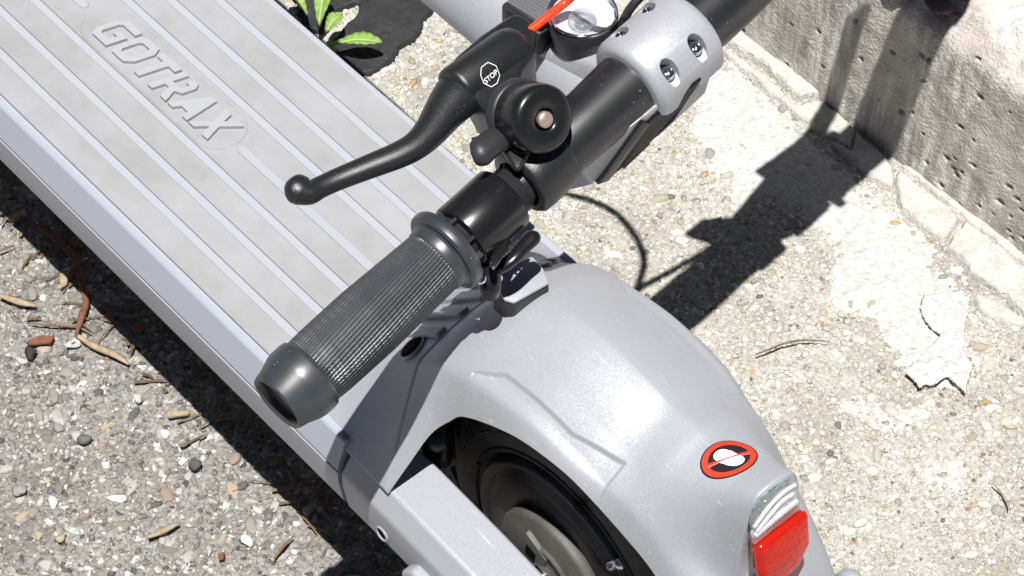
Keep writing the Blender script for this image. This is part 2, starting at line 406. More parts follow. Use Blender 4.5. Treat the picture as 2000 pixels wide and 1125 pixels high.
for side in ('left', 'right'):
    for n, r0, r1, p, sub, emb in ((42000, .0007, .0016, 1.2, 1, .1), (15000, .0014, .0028, 1.5, 1, .05), (3600, .0024, .0046, 1.8, 2, -.12 if side == 'left' else -.2)):
        if side == 'right' and n == 3600: n = 2300
        if side == 'left':
            n = {42000: 26000, 15000: 22000, 3600: 5600}[n]; r1 *= 1.2
        x, y, r, c, rs = stones(n, r0, r1, p, side, n + len(side))
        base = ICO1 if sub == 1 else ICO2
        for i in range(len(x)):
            sx, sy, sz, a, z = stone_xf(x[i], y[i], r[i], rs, emb + rs.uniform(-.25, .25))
            if r[i] > .0040 and sub == 2:
                big.append((r[i], x[i], y[i], z, sx, sy, sz, a, c[i], side)); continue
            s = SH[(sub, 1 if side == 'left' else rs.randint(2))][rs.randint(14)]
            ca, sa = math.cos(a), math.sin(a)
            v = s * (sx, sy, sz)
            VV.append(np.stack([v[:, 0] * ca - v[:, 1] * sa + x[i], v[:, 0] * sa + v[:, 1] * ca + y[i], v[:, 2] + z], -1))
            FF.append(base[1] + off); off += len(s); CC.append(np.repeat(c[i][None], len(s), 0))
big.sort(key=lambda t: -t[0])
small_big = big[300:]
for (r, x, y, z, sx, sy, sz, a, c, side) in small_big:
    s = SH[(2, 1 if side == 'left' else 0)][int(r * 1e7) % 14]; ca, sa = math.cos(a), math.sin(a); v = s * (sx, sy, sz)
    VV.append(np.stack([v[:, 0] * ca - v[:, 1] * sa + x, v[:, 0] * sa + v[:, 1] * ca + y, v[:, 2] + z], -1)); FF.append(ICO2[1] + off); off += len(s); CC.append(np.repeat(c[None], len(s), 0))
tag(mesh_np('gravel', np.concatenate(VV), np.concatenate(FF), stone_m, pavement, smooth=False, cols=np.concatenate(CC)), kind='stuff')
pool = {}
for i, (r, x, y, z, sx, sy, sz, a, c, side) in enumerate(big[:300]):
    tab = LEFTC if side == 'left' else RIGHTC
    ci = int(np.argmin([np.abs(np.array(t[0]) - c).sum() for t in tab])); key = (side, ci, i % 3)
    if key not in pool:
        s = SH[(2, 1 if side == 'left' else 0)][(ci * 3 + i) % 14]
        o = mesh_np('pebble', s, ICO2[1], stone_m, pavement, side == 'right', cols=np.repeat(np.array(tab[ci][0])[None], len(s), 0)); pool[key] = o.data
    else:
        o = bpy.data.objects.new('pebble', pool[key]); COL.objects.link(o); o.parent = pavement
    o.matrix_local = Matrix.Translation((x, y, z)) @ Matrix.Rotation(a, 4, 'Z') @ Matrix.Diagonal((sx, sy, sz, 1))

# white mortar skim and black tar lying over the aggregate
def blob(name, pts, h, res, material, label=None, amp=.5, nscale=60, fall=.02, parent=None, kind='structure', thick=0.0, lifted=0.0):
    """lumpy layer: height rises inside the closed polygon and sinks below the stones outside it"""
    P = np.array(pts); x0, y0 = P.min(0) - .02; x1, y1 = P.max(0) + .02
    xs = np.arange(x0, x1, res); ys = np.arange(y0, y1, res); X, Y = np.meshgrid(xs, ys, indexing='ij')
    inside = np.zeros(X.shape, bool); dist = np.full(X.shape, 9.0); n = len(P)
    for i in range(n):
        (ax, ay), (bx, by) = P[i], P[(i + 1) % n]
        cond = ((ay > Y) != (by > Y)) & (X < (bx - ax) * (Y - ay) / (by - ay + 1e-12) + ax); inside ^= cond
        t = np.clip(((X - ax) * (bx - ax) + (Y - ay) * (by - ay)) / ((bx - ax) ** 2 + (by - ay) ** 2), 0, 1)
        dist = np.minimum(dist, np.hypot(X - ax - t * (bx - ax), Y - ay - t * (by - ay)))
    sd = np.where(inside, dist, -dist) + (fbm(X, Y, nscale, 4) - .5) * fall * 1.6
    if thick: Z = h * sstep(sd, -.0012, .0012) - .004 * (1 - sstep(sd, -.003, -.0008))
    else: Z = h * np.clip(sd / fall, -1.5, 1)
    Z = Z + gz(X, Y) + (fbm(X, Y, nscale * 3, 4) - .5) * h * amp * sstep(sd, -.002, .004)
    keep = sd > (.0004 if lifted else -.008)
    if lifted: Z = np.maximum(Z, 0) + lifted + .0015 * fbm(X, Y, 40, 3)
    idx = np.full(X.shape, -1); idx[keep] = np.arange(keep.sum())
    q = np.stack([idx[:-1, :-1], idx[1:, :-1], idx[1:, 1:], idx[:-1, 1:]], -1).reshape(-1, 4); q = q[(q >= 0).all(1)]
    o = mesh_np(name, np.stack([X, Y, Z], -1)[keep], q, material, parent)
    if lifted: so = o.modifiers.new('crust', 'SOLIDIFY'); so.thickness = .0024; so.offset = -1
    return tag(o, label, None, None, kind)
g2 = lambda *q: [tuple(oz(a, b, 0)[:2]) for a, b in q]
mortar = mat('white_mortar', (.575, .575, .56), .85, 0, .2, var=(.42, .415, .395), vscale=240, bump=.8, bscale=420, bdist=.0022)
mortar2 = mat('grey_white_mortar', (.56, .545, .51), .88, 0, .2, var=(.43, .41, .37), vscale=90, bump=.9, bscale=420, bdist=.002)
tar = dusted(mat('black_tar', (.022, .022, .024), .6, 0, .35, var=(.035, .035, .038), vscale=70, bump=.3, bscale=700, bdist=.0006), .35, 300)
crust_m = mat('white_mortar_crust', (.60, .60, .585), .85, 0, .2, var=(.45, .445, .43), vscale=240, bump=.9, bscale=420, bdist=.002)
blob('mortar_skim', g2((1340, 170), (1400, 110), (1500, 190), (1600, 290), (1720, 400), (1800, 470), (1880, 560), (1900, 700), (1880, 760), (1790, 740), (1730, 650), (1640, 600), (1600, 520), (1640, 470), (1560, 400), (1440, 420), (1400, 340), (1350, 260)), .0019, .0011, mortar, nscale=55, fall=.016, amp=.9, parent=pavement, kind=None)
blob('mortar_skim', g2((1630, 780), (1720, 790), (1830, 770), (1800, 840), (1700, 830)), .0016, .0011, mortar, nscale=80, fall=.014, amp=.9, parent=pavement, kind=None)
blob('mortar_skim', g2((1800, 880), (1880, 900), (1890, 960), (1830, 950)), .0014, .0011, mortar, nscale=90, fall=.012, amp=.9, parent=pavement, kind=None)
blob('mortar_crust', g2((1800, 580), (1850, 575), (1895, 620), (1880, 680), (1905, 720), (1885, 775), (1850, 745), (1830, 760), (1790, 775), (1772, 735), (1800, 705), (1830, 660), (1795, 620)), .0040, .0007, crust_m, nscale=75, fall=.005, thick=1, amp=1.0, parent=pavement, kind=None, lifted=.0010)
blob('tar_patch', g2((560, -60), (840, -60), (845, 20), (826, 42), (815, 75), (792, 85), (770, 118), (738, 138), (728, 146), (690, 150), (640, 110), (655, 72), (690, 40), (705, 5), (660, 25), (640, 60), (600, 60)), .0042, .0009, tar, nscale=110, fall=.004, thick=1, amp=.25, parent=pavement, kind=None)

# ------------------------------------------------------------------ kerb with broken top edge, cast face, pits
def kerb_material():
    m = bpy.data.materials.new('old_kerb_concrete'); m.use_nodes = True
    nt = m.node_tree; N = nt.nodes; L = nt.links; b = N['Principled BSDF']; b.inputs['Roughness'].default_value = .9; b.inputs['Specular IOR Level'].default_value = .2
    tc = N.new('ShaderNodeTexCoord'); at = N.new('ShaderNodeAttribute'); at.attribute_name = 'Col'
    mp = N.new('ShaderNodeMapping'); mp.inputs['Scale'].default_value = (1.0, 1.0, .12); mp.inputs['Rotation'].default_value = (0, .22, 0); L.new(tc.outputs['Object'], mp.inputs['Vector'])
    n1 = N.new('ShaderNodeTexNoise'); n1.inputs['Scale'].default_value = 110; n1.inputs['Detail'].default_value = 6; n1.inputs['Roughness'].default_value = .65; L.new(mp.outputs[0], n1.inputs['Vector'])
    n2 = N.new('ShaderNodeTexNoise'); n2.inputs['Scale'].default_value = 22; n2.inputs['Detail'].default_value = 6; L.new(tc.outputs['Object'], n2.inputs['Vector'])
    n3 = N.new('ShaderNodeTexNoise'); n3.inputs['Scale'].default_value = 500; n3.inputs['Detail'].default_value = 6; L.new(tc.outputs['Object'], n3.inputs['Vector'])
    r1 = N.new('ShaderNodeValToRGB'); e = r1.color_ramp.elements; e[0].position = .36; e[0].color = (.27, .26, .24, 1); e[1].position = .60; e[1].color = (.70, .675, .63, 1)
    x = r1.color_ramp.elements.new(.5); x.color = (.46, .44, .405, 1)
    L.new(n1.outputs['Fac'], r1.inputs['Fac'])
    m1 = N.new('ShaderNodeMix'); m1.data_type = 'RGBA'; m1.inputs['B'].default_value = (.52, .48, .43, 1)
    q = N.new('ShaderNodeMapRange'); q.inputs['From Min'].default_value = .42; q.inputs['From Max'].default_value = .62; q.inputs['To Max'].default_value = .8; L.new(n2.outputs['Fac'], q.inputs['Value']); L.new(q.outputs[0], m1.inputs['Factor']); L.new(r1.outputs[0], m1.inputs['A'])
    r3 = N.new('ShaderNodeValToRGB'); e = r3.color_ramp.elements; e[0].position = .42; e[0].color = (.58, .57, .54, 1); e[1].position = .6; e[1].color = (.46, .38, .34, 1); L.new(n2.outputs['Fac'], r3.inputs['Fac'])
    sp = N.new('ShaderNodeSeparateColor'); L.new(at.outputs['Color'], sp.inputs[0])
    m2 = N.new('ShaderNodeMix'); m2.data_type = 'RGBA'; L.new(sp.outputs[0], m2.inputs['Factor']); L.new(m1.outputs['Result'], m2.inputs['A']); L.new(r3.outputs[0], m2.inputs['B'])
    L.new(m2.outputs['Result'], b.inputs['Base Color'])
    bp = N.new('ShaderNodeBump'); bp.inputs['Strength'].default_value = 1.0; bp.inputs['Distance'].default_value = .0016; L.new(n3.outputs['Fac'], bp.inputs['Height'])
    b2 = N.new('ShaderNodeBump'); b2.inputs['Strength'].default_value = .6; b2.inputs['Distance'].default_value = .0012; L.new(n1.outputs['Fac'], b2.inputs['Height']); L.new(bp.outputs[0], b2.inputs['Normal'])
    L.new(b2.outputs[0], b.inputs['Normal'])
    return m
KT = .134
prof = [(KY, z) for z in np.linspace(-.015, KT - .012, 140)]
prof = [(KY + .004 * max(z, 0) / KT, z) for y, z in prof]
for t in np.linspace(0, np.pi / 2, 9)[1:]: prof.append((KY + .004 + .010 * (1 - math.cos(t)), KT - .012 + .012 * math.sin(t)))
for y in np.linspace(KY + .016, KY + .20, 110): prof.append((y, KT))
prof += [(1.2, KT), (30, KT)]
xs = np.concatenate([[-30, -4, -1], np.linspace(-.42, .20, 620), [.6, 1.5, 4, 30]])
PR = np.array(prof); X = np.repeat(xs[:, None], len(PR), 1); Y = np.repeat(PR[None, :, 0], len(xs), 0).copy(); Z = np.repeat(PR[None, :, 1], len(xs), 0).copy()
S = np.concatenate([[0], np.cumsum(np.hypot(*np.diff(PR, axis=0).T))]); SS = np.repeat(S[None], len(xs), 0)
top = sstep(SS, .138 + .012 * 0, .148) ; rough = (fbm(X, SS, 45, 4) - .5)
near = (np.abs(X) < .6) & (Y < .62)
edge_n = np.exp(-((SS - .148) / .014) ** 2) * fbm(X + 5, SS * .3, 34, 4)
dy = np.where(near, (fbm(X, SS, 60, 4) - .5) * .003 * (1 - top) + edge_n * .016, 0)
dz = np.where(near, ((fbm(X, SS, 90, 4) - .5) * .012) * top - edge_n * .011, 0)
Y += dy; Z += dz
prs = np.random.RandomState(5)
for i in range(110):
    cx, cs, rr = prs.uniform(-.42, .25), prs.uniform(.02, .135), prs.uniform(.0007, .0020) * (1 if i % 7 else 1.7)
    if i % 3 == 0: cx = prs.uniform(-.02, .1); cs = prs.uniform(.015, .06)
    e = np.exp(-(((X - cx) / (rr * prs.uniform(.8, 1.8))) ** 2 + ((SS - cs) / rr) ** 2) ** 2.5)
    Y += np.where(near, e * rr * 2.2, 0)
tf = np.clip(sstep(SS, .128, .150) + (fbm(X, SS, 60, 3) - .5) * 1.2 * sstep(SS, .11, .14) * (1 - sstep(SS, .16, .18)), 0, 1)
kerb = grid('kerb', np.stack([X, Y, Z], -1), kerb_material(), smooth=True)
at = kerb.data.color_attributes.new('Col', 'FLOAT_COLOR', 'POINT'); t = tf.reshape(-1)
at.data.foreach_set('color', np.stack([t, t, t, np.ones_like(t)], -1).astype(np.float32).ravel())
tag(kerb, kind='structure')
# cracked mortar fillet: separate slabs between pavement and kerb
def slab(pts, h, seed):
    o = blob('mortar_slab', g2(*pts), h, .0009, mortar2, nscale=110, fall=.0026, thick=1, amp=.4, parent=kerb, kind=None)
    return o
slab([(1395, 75), (1440, 40), (1560, 140), (1600, 192), (1560, 200), (1500, 140)], 0.0072, 1)
slab([(1400, 95), (1490, 150), (1555, 212), (1600, 200), (1640, 232), (1668, 262), (1660, 300), (1612, 262), (1560, 232), (1500, 185)], 0.0054, 2)
slab([(1615, 272), (1662, 305), (1672, 268), (1718, 305), (1745, 332), (1742, 372), (1700, 352)], 0.0058, 3)
slab([(1752, 335), (1835, 400), (1872, 432), (1842, 478), (1812, 462), (1752, 398)], 0.0058, 4)
slab([(1882, 438), (1960, 500), (2040, 570), (2040, 650), (1960, 585), (1905, 550), (1850, 490)], 0.0065, 5)
slab([(1900, 575), (1945, 590), (2010, 640), (1985, 642), (1915, 612)], 0.0043, 6)
slab([(1745, 318), (1790, 352), (1880, 425), (2040, 555), (2040, 535), (1890, 408), (1800, 335)], 0.0043, 7)
for k, (a, b, r, c) in enumerate(((1828, 8, .012, (.20, .13, .14)), (1760, -30, .016, (.26, .2, .2)))):
    s = SH[(2, 1)][k + 2]; o = mesh_np('stone', s, ICO2[1], stone_m, kerb, True, cols=np.repeat(np.array(c)[None], len(s), 0))
    p = on(a, b, 1, KY + .012); o.matrix_local = Matrix.Translation((p[0], p[1], KT - .006)) @ Matrix.Diagonal((r, r * .8, r * .55, 1))

# ================================================================== the scooter
scooter = bpy.data.objects.new('electric_scooter', None); COL.objects.link(scooter); scooter.empty_display_size = .1
tag(scooter, 'grey folding electric scooter with black handlebar folded down over its rear fender', 'scooter')
ZD = .16
X0, X1 = -.80, .018
# ---- deck: extruded body, mat, ribs, logo
dprof = [(-.0803, .1580), (-.0838, .1582), (-.0848, .1572), (-.0905, .1402), (-.0905, .1392), (-.0894, .1388), (-.0894, .1380), (-.0908, .1375), (-.0905, .130), (-.0880, .112), (-.086, .1085), (-.080, .105)]
full = dprof + [(-y, z) for y, z in dprof[::-1]]
deck = prism('deck', [(X0, y, z) for y, z in full], (X1 - X0, 0, 0), rail_m, scooter)
deck.data.polygons.foreach_set('use_smooth', [True] * len(deck.data.polygons)); auto(deck, 12)
XM = -.034
RIBS = (-.0632, -.0436, -.0236, .0170, .0364, .0576)
mp = [(-.0797, .155), (-.0797, ZD)]
RIBS = tuple(y + .0007 for y in RIBS)
for y in RIBS: mp += [(y + .0027, ZD), (y + .0027, ZD - .0016), (y + .0035, ZD - .0016), (y + .0035, ZD)]
mp += [(.0797, ZD), (.0797, .155)]
mat_o = prism('mat', [(X0 + .02, y, z) for y, z in mp], (XM - X0 - .02, 0, 0), matrub, deck)
def rib(y, xa, xb, w=.0027, parent=mat_o):
    o = prism('rib', [(xa, y - w, ZD - .001), (xa, y + w - .00005, ZD - .001), (xa, y + w - .00005, ZD + .0010), (xa, y + w * .82, ZD + .0013), (xa, y - w * .7, ZD + .0006)], (xb - xa, 0, 0), ribrub, deck, 0)
    return o
for y in RIBS:
    rib(y, X0 + .03, XM - .003)
def round_rib(y, xa, xb, w=.0028):
    pts = []
    for t in np.linspace(-np.pi / 2, np.pi / 2, 9): pts.append((xb - w + w * math.cos(t), y + w * math.sin(t), ZD - .001))
    for t in np.linspace(np.pi / 2, 1.5 * np.pi, 9): pts.append((xa + w + w * math.cos(t), y + w * math.sin(t), ZD - .001))
    return prism('rib', pts, (0, 0, .0019), ribrub, deck, .0004, 1)
round_rib(-.0030, X0 + .03, -.3265); round_rib(-.0028, -.180, XM - .003)
pill = []
for t in np.linspace(-np.pi / 2, np.pi / 2, 17): pill.append((-.1975 + .0145 * math.cos(t), -.0028 + .0158 * math.sin(t), ZD - .001))
for t in np.linspace(np.pi / 2, 1.5 * np.pi, 17): pill.append((-.306 + .0145 * math.cos(t), -.0028 + .0158 * math.sin(t), ZD - .001))
prism('logo_plate', pill, (0, 0, .0015), matrub, deck, .0003, 1)
# raised lettering, block letters slanted forward; u runs along the deck, v across it
GL = {'G': [[(0, .22), (.2, 0), (.95, 0), (.95, .58), (.5, .58), (.5, .42), (.72, .42), (.72, .2), (.3, .2), (.22, .28), (.22, .72), (.3, .8), (.95, .8), (.95, 1), (.2, 1), (0, .78)]],
      'O': [[(0, .22), (.2, 0), (.8, 0), (1, .22), (1, .78), (.8, 1), (.2, 1), (0, .78), (0, .5), (.24, .5), (.24, .72), (.32, .8), (.68, .8), (.76, .72), (.76, .28), (.68, .2), (.32, .2), (.24, .28), (.24, .495), (0, .495)]],
      'T': [[(0, 1), (0, .8), (.34, .8), (.34, 0), (.6, 0), (.6, .8), (.95, .8), (.95, 1)]],
      'R': [[(0, 0), (.24, 0), (.24, .36), (.42, .36), (.68, 0), (.98, 0), (.68, .38), (.9, .48), (.9, .86), (.76, 1), (.5, 1), (.5, .8), (.68, .8), (.68, .56), (.24, .56), (.24, 1), (0, 1)]],
      'A': [[(0, 0), (.26, 0), (.34, .2), (.68, .2), (.76, 0), (1.02, 0), (.64, 1), (.38, 1)]],
      'X': [[(0, 0), (.3, 0), (.5, .32), (.72, 0), (1.02, 0), (.66, .5), (1, 1), (.72, 1), (.52, .7), (.32, 1), (.02, 1), (.36, .5)]]}
letter_m = mat('grey_rubber_letter', (.345, .35, .385), .6, 0, .35, bump=.1, bscale=2600, bdist=.0002)
u0 = -.3085
for ch in 'GOTRAX':
    wl, hl = .0178, .0215
    pts = [(u0 + u * wl + v * .0055, -.0138 + v * hl, ZD + .0002) for u, v in GL[ch][0]]
    prism('logo_letter', pts, (0, 0, .0024), letter_m, deck, 0)
    u0 += .0192

# ---- rear forks (swing arms)
def fork(s):
    tp = [oz(752, 972, .150), oz(842, 924, .152), oz(1040, 1125, .146), oz(1120, 1205, .143), oz(980, 1205, .141), oz(900, 1125, .145)]
    tp = [(p[0], s * abs(p[1]) * 1, p[2]) for p in tp]
    yo, yi = s * .0842, s * .0555
    prf = lambda x, z: [(x, yi, z - .002), (x, yi + s * -.0, z), (x, s * .0835, z), (x, s * .0905, z - .012), (x, s * .0905, z - .022), (x, s * .0875, z - .042), (x, yi, z - .044)]
    rows = [prf(.0205, .151), prf(.06, .151), prf(.11, .148), prf(.16, .143)] + ([prf(.20, .138)] if s < 0 else [])
    n = 7; v = [p for r in rows for p in r]; f = []
    for i in range(len(rows) - 1):
        for j in range(n): f.append([i * n + j, i * n + (j + 1) % n, (i + 1) * n + (j + 1) % n, (i + 1) * n + j])
    f += [list(range(n)), [(len(rows) - 1) * n + j for j in range(n)][::-1]]
    o = mesh('rear_fork', v, f, paint, scooter)
    bm = bmesh.new(); bm.from_mesh(o.data); bmesh.ops.recalc_face_normals(bm, faces=bm.faces); bm.to_mesh(o.data); bm.free()
    auto(o, 15); bevel(o, .0016, 3, 20)
    # axle plate boss on the outside, bolt hole painted as a black disc
    a = on(745, 1043, 1, -.0905); revolve('painted_bolt_hole', (a[0], s * .0885, a[2]), (0, s, 0), [(0, .0035), (.0016, .0036)], hole, o, 24)  # black disc where the bore would lie in shade
    revolve('bolt_rim', (a[0], s * .0880, a[2]), (0, s, 0), [(0, .0036), (.0028, .0037), (.0030, .0045), (.001, .0047)], paint, o, 24, cap=False)
    prism('axle_plate', [(.075, s * .088, .118), (.083, s * .088, .1265), (.155, s * .088, .121), (.155, s * .088, .09), (.075, s * .088, .094)], (0, s * .0085, 0), paint, o, .0024, 3)
    return o
fork(-1); fork(1)
cp = oz(1668, 1122, .12)
revolve('axle_cap', (cp[0], cp[1] - .004, .109), (0, 1, 0), [(0, .010), (.006, .010), (.008, .0085)], paint, scooter, 32)

# ---- rear wheel
WX, WZ = .122, .112
def tor(name, prof_, m, parent, seg=96): return revolve(name, (WX, 0, WZ), (0, 1, 0), prof_, m, parent, seg, cap=False)
hub = tor('rear_wheel', [(-.028, .001), (-.030, .03), (-.0325, .034), (-.0330, .050), (-.0325, .0545), (-.029, .0570), (-.029, .0585), (-.0315, .0600), (-.031, .0625), (-.026, .0645), (-.02, .066), (.02, .066), (.026, .06), (.0285, .03), (.024, .001)], hub_m, scooter)
ty = []
for t in np.linspace(-2.3, 2.3, 41): ty.append((.030 * math.sin(t * .98), .0765 + .0245 * math.cos(t * .98)))
tor('tyre', ty, tyre_m, hub)
for k in range(26):
    a = k * 2 * math.pi / 26
    c = np.array([WX + math.cos(a) * .0915, -.0265, WZ + math.sin(a) * .0915]); e1 = np.array([math.cos(a), 0, math.sin(a)]); e2 = np.array([-math.sin(a), 0, math.cos(a)])
    hull('tread_block', [c + e1 * i * .006 + e2 * j * (.0035 + .002 * (i > 0)) + np.array([0, k2 * .0022 + .004 * (i > 0), 0]) for i in (-1, 1) for j in (-1, 1) for k2 in (-1, 1)], tyre_m, hub, .0006, 1)
revolve('brake_cover', (WX, -.0300, WZ), (0, -1, 0), [(0, .038), (.007, .038), (.0090, .0362), (.0090, .0215), (.0100, .0205), (.0112, .0200), (.0112, .0188), (.0100, .018), (.0105, .010), (.0125, .009), (.0125, .005)], cast, hub, 64)
revolve('axle_nut', (WX, -.037, WZ), (0, -1, 0), [(0, .009), (.009, .009), (.010, .007)], chrome, hub, 6)
bp_ = on(1040, 1072, 1, -.04)
prism('brake_lug', [(bp_[0] - .011, -.03, bp_[2] - .010), (bp_[0] + .008, -.03, bp_[2] - .014), (bp_[0] + .013, -.03, bp_[2] + .004), (bp_[0] - .004, -.03, bp_[2] + .012)], (0, -.012, 0), cast, hub, .0018, 2)
prism('painted_lug_hole', [(bp_[0] - .003, -.0421, bp_[2] - .004), (bp_[0] + .004, -.0421, bp_[2] - .005), (bp_[0] + .005, -.0421, bp_[2] + .002), (bp_[0] - .002, -.0421, bp_[2] + .004)], (0, -.0004, 0), hole, hub)  # thin black plate painting the dark of the lug opening
vb = on(1207, 1100, 1, -.03); tube('valve', [vb + np.array([-.004, 0, -.006]), vb, vb + np.array([.003, -.001, .004])], [.0035, .0035, .003], chrome, hub, 16, 8)
for (a, b, rr) in ((1130, 990, .0042),):
    p = on(a, b, 1, -.0330); revolve('painted_hub_hole', (p[0], -.0328, p[2]), (0, -1, 0), [(0, rr), (.0006, rr)], hole, hub, 24)  # flat black disc, the hole's shade put into its colour
for a0, a1, rr in ((1.9, 2.25, .079), (2.35, 2.5, .079), (2.62, 2.95, .079)):      # raised moulding on the sidewall
    tube('sidewall_mark', [(WX + math.cos(t) * rr, -.0292, WZ + math.sin(t) * rr) for t in np.linspace(a0, a1, 6)], .0011, tyre_m, hub, 8, 24)
tube('bead_ring', [(WX + math.cos(t) * .0685, -.0288, WZ + math.sin(t) * .0685) for t in np.linspace(0, 2 * np.pi, 40)], .0013, tyre_m, hub, 8, 120)
# plug and cable behind the arch
pl = on(855, 870, 1, -.045); revolve('cable_plug', pl + np.array([0, 0, .018]), (0, 0, -1), [(0, .0085), (.026, .0085), (.03, .007)], gloss, scooter, 32)

# ---- rear fender: lofted from the arch lip (left) over the crown to the right lip
# station: lip pixel, lip y, crown (x, z), shoulder (x, y, z), edge softness
ST = [((757, 965), -.086, (.041, .2320), (.0375, .0500, .2125), 2.2), ((800, 905), -.074, (.048, .2400), (.0455, .0500, .2195), 3.5), ((840, 850), -.0635, (.058, .2470), (.0555, .0500, .2265), 4.5), ((875, 825), -.058, (.069, .2540), (.0675, .0495, .2315), 6), ((910, 815), -.0555, (.082, .2575), (.081, .0490, .2350), 7),
      ((1000, 850), -.0535, (.112, .2605), (.112, .0478, .2405), 7), ((1080, 905), -.0515, (.138, .2595), (.138, .0458, .2400), 7), ((1140, 960), -.0495, (.160, .2555), (.160, .0435, .2370), 7), ((1210, 1040), -.0465, (.188, .2455), (.188, .0405, .2285), 7), ((1280, 1125), -.0435, (.212, .231), (.211, .0380, .2150), 13)]
rows = [(*on(q[0], q[1], 1, y), *c, *h, e) for q, y, c, h, e in ST]
rows += [(.233, -.0415, .175, .233, .212, .231, .0365, .196, 13), (.247, -.041, .148, .248, .188, .247, .036, .172, 13), (.256, -.041, .11, .258, .150, .257, .036, .135, 13)]
NS = 430
R_ = spline(rows, NS)
NH = 191
s_ = np.linspace(-1, 1, 2 * NH - 1)
FX = np.zeros((NS, 2 * NH - 1)); FY = FX.copy(); FZ = FX.copy()
for i in range(NS):
    lx, ly, lz, cx, cz, hx_, hy, hz, e = R_[i]; e = e * 1.25
    t = np.linspace(0, 1, NH); k = .66; a = np.clip(t / k, 0, 1); b = np.clip((t - k) / (1 - k), 0, 1)
    y = hy * a + (-ly - hy) * b; z = cz - (cz - hz) * a ** 1.7 - (hz - lz) * (b * .75 + .25 * b * b); x = cx + (hx_ - cx) * a + (lx - hx_) * b
    for arr, F, sg in ((x, FX, 1), (y, FY, -1), (z, FZ, 1)):
        full_ = np.concatenate([sg * arr[:0:-1], arr])
        pad = int(4 * e) + 2; w = np.exp(-.5 * (np.arange(-pad, pad + 1) / e) ** 2); w /= w.sum()
        d0, d1 = full_[1] - full_[0], full_[-1] - full_[-2]
        ext = np.concatenate([full_[0] - d0 * np.arange(pad, 0, -1), full_, full_[-1] + d1 * np.arange(1, pad + 1)])
        F[i] = np.convolve(ext, w, 'valid')
base_c = lambda x: np.interp(x, R_[:, 3], R_[:, 4])
ay = np.abs(FY)
FZ += .0022 * np.clip(1 - ay / .028, 0, 1) * sstep(FX, .06, .1) * (1 - sstep(FX, .17, .19))          # crown crease
gyv = np.interp(FX, [.066, .083, .090, .138, .166, .1665, .18], [.048, .042, .0385, .0385, .0310, .0310, .033])
win = sstep(FX, .0738, .0746) * (1 - sstep(FX, .166, .1668))
FZ -= .0022 * sstep(ay - gyv, 0, .0010) * win * (1 - sstep(ay, .041, .050))
def spine_top(x): return np.interp(x, [.14, .165, .19, .200, .216, .230, .30], [.255, .2565, .2578, .2590, .2630, .2685, .271])
def spine_h(x, y, z):
    hw = np.interp(x, [.15, .180, .198, .216, .230], [.038, .038, .033, .0240, .0200]); pw = np.interp(x, [.17, .230], [3.2, 7.0])
    amt = np.maximum(spine_top(x) - base_c(x), 0) * sstep(x, .145, .185) * (1 - sstep(x, .2315, .2335))
    return z + amt * np.exp(-(np.abs(y) / hw) ** pw)
FZ = spine_h(FX, FY, FZ)
def fender_z(x, y):
    d = (FX - x) ** 2 + (FY - y) ** 2; idx = np.argpartition(d.ravel(), 6)[:6]; w = 1 / (d.ravel()[idx] + 1e-9)
    return float((FZ.ravel()[idx] * w).sum() / w.sum())
fender = grid('rear_fender', np.stack([FX, FY, FZ], -1), paint, scooter)
so = fender.modifiers.new('shell', 'SOLIDIFY'); so.thickness = .0022; so.offset = -1
# front plate of the fender rising from the deck
rimx, rimy, rimz = FX[0], FY[0], FZ[0]
ta = np.abs(s_); ua = np.clip(ta / .66, 0, 1); ub = np.clip((ta - .66) / .34, 0, 1)
by = np.sign(s_) * (.050 * ua + .034 * ub); by = np.sign(rimy) * np.abs(by); bx = np.full_like(s_, -.0345); bz = .1612 - .0035 * ub
FP = []
for t in np.linspace(0, 1, 26):
    sag = -.0015 * math.sin(math.pi * t)
    FP.append(np.stack([rimx * (1 - t) + bx * t, rimy * (1 - t) + by * t, rimz * (1 - t) + bz * t + sag], -1))
plate = grid('front_plate', FP, paint, fender, flip=True)
so = plate.modifiers.new('shell', 'SOLIDIFY'); so.thickness = .002; so.offset = -1
def face_pt(y, t):
    """point on the front plate at lateral y, t = 0 rim .. 1 deck"""
    A = FP[int(round(t * 25))]; j = np.argmin(np.abs(A[:, 1] - y)); return A[j]
def face_n(y, t):
    i = min(max(int(round(t * 25)), 1), 24); j = int(np.clip(np.argmin(np.abs(FP[i][:, 1] - y)), 3, len(FP[i]) - 4))
    n = np.cross(FP[i][j + 3] - FP[i][j - 3], FP[i + 1][j] - FP[i - 1][j]); n /= np.linalg.norm(n); return n if n[2] > 0 else -n
for s in (-1, 1):
    p = face_pt(s * .043, .20); nface = face_n(s * .043, .20)
    revolve('painted_plate_hole', p + nface * -.001, nface, [(0, .0066), (.0018, .0068)], hole, plate, 32)  # disc on the plate, hole darkness painted instead of cut
    revolve('hole_rim', p + nface * -.001, nface, [(0, .0069), (.0022, .0070), (.0023, .0078), (.001, .0080)], paint, plate, 32, cap=False)
for y in (-.033, -.019, -.005, .010, .024, .036):
    A, B = face_pt(y, .10), face_pt(y, .56); d = (B - A) / np.linalg.norm(B - A); nface = face_n(y, .45); w = np.cross(d, nface); pts = []
    for t in np.linspace(0, np.pi, 9): pts.append(A - d * .0035 * math.sin(t) + w * .0038 * math.cos(t))
    for t in np.linspace(np.pi, 2 * np.pi, 9): pts.append(B - d * .0035 * math.sin(t) + w * .0038 * math.cos(t))
    prism('plate_slot', [q - nface * .002 for q in pts], nface * .0042, paint, plate, .0007, 2)
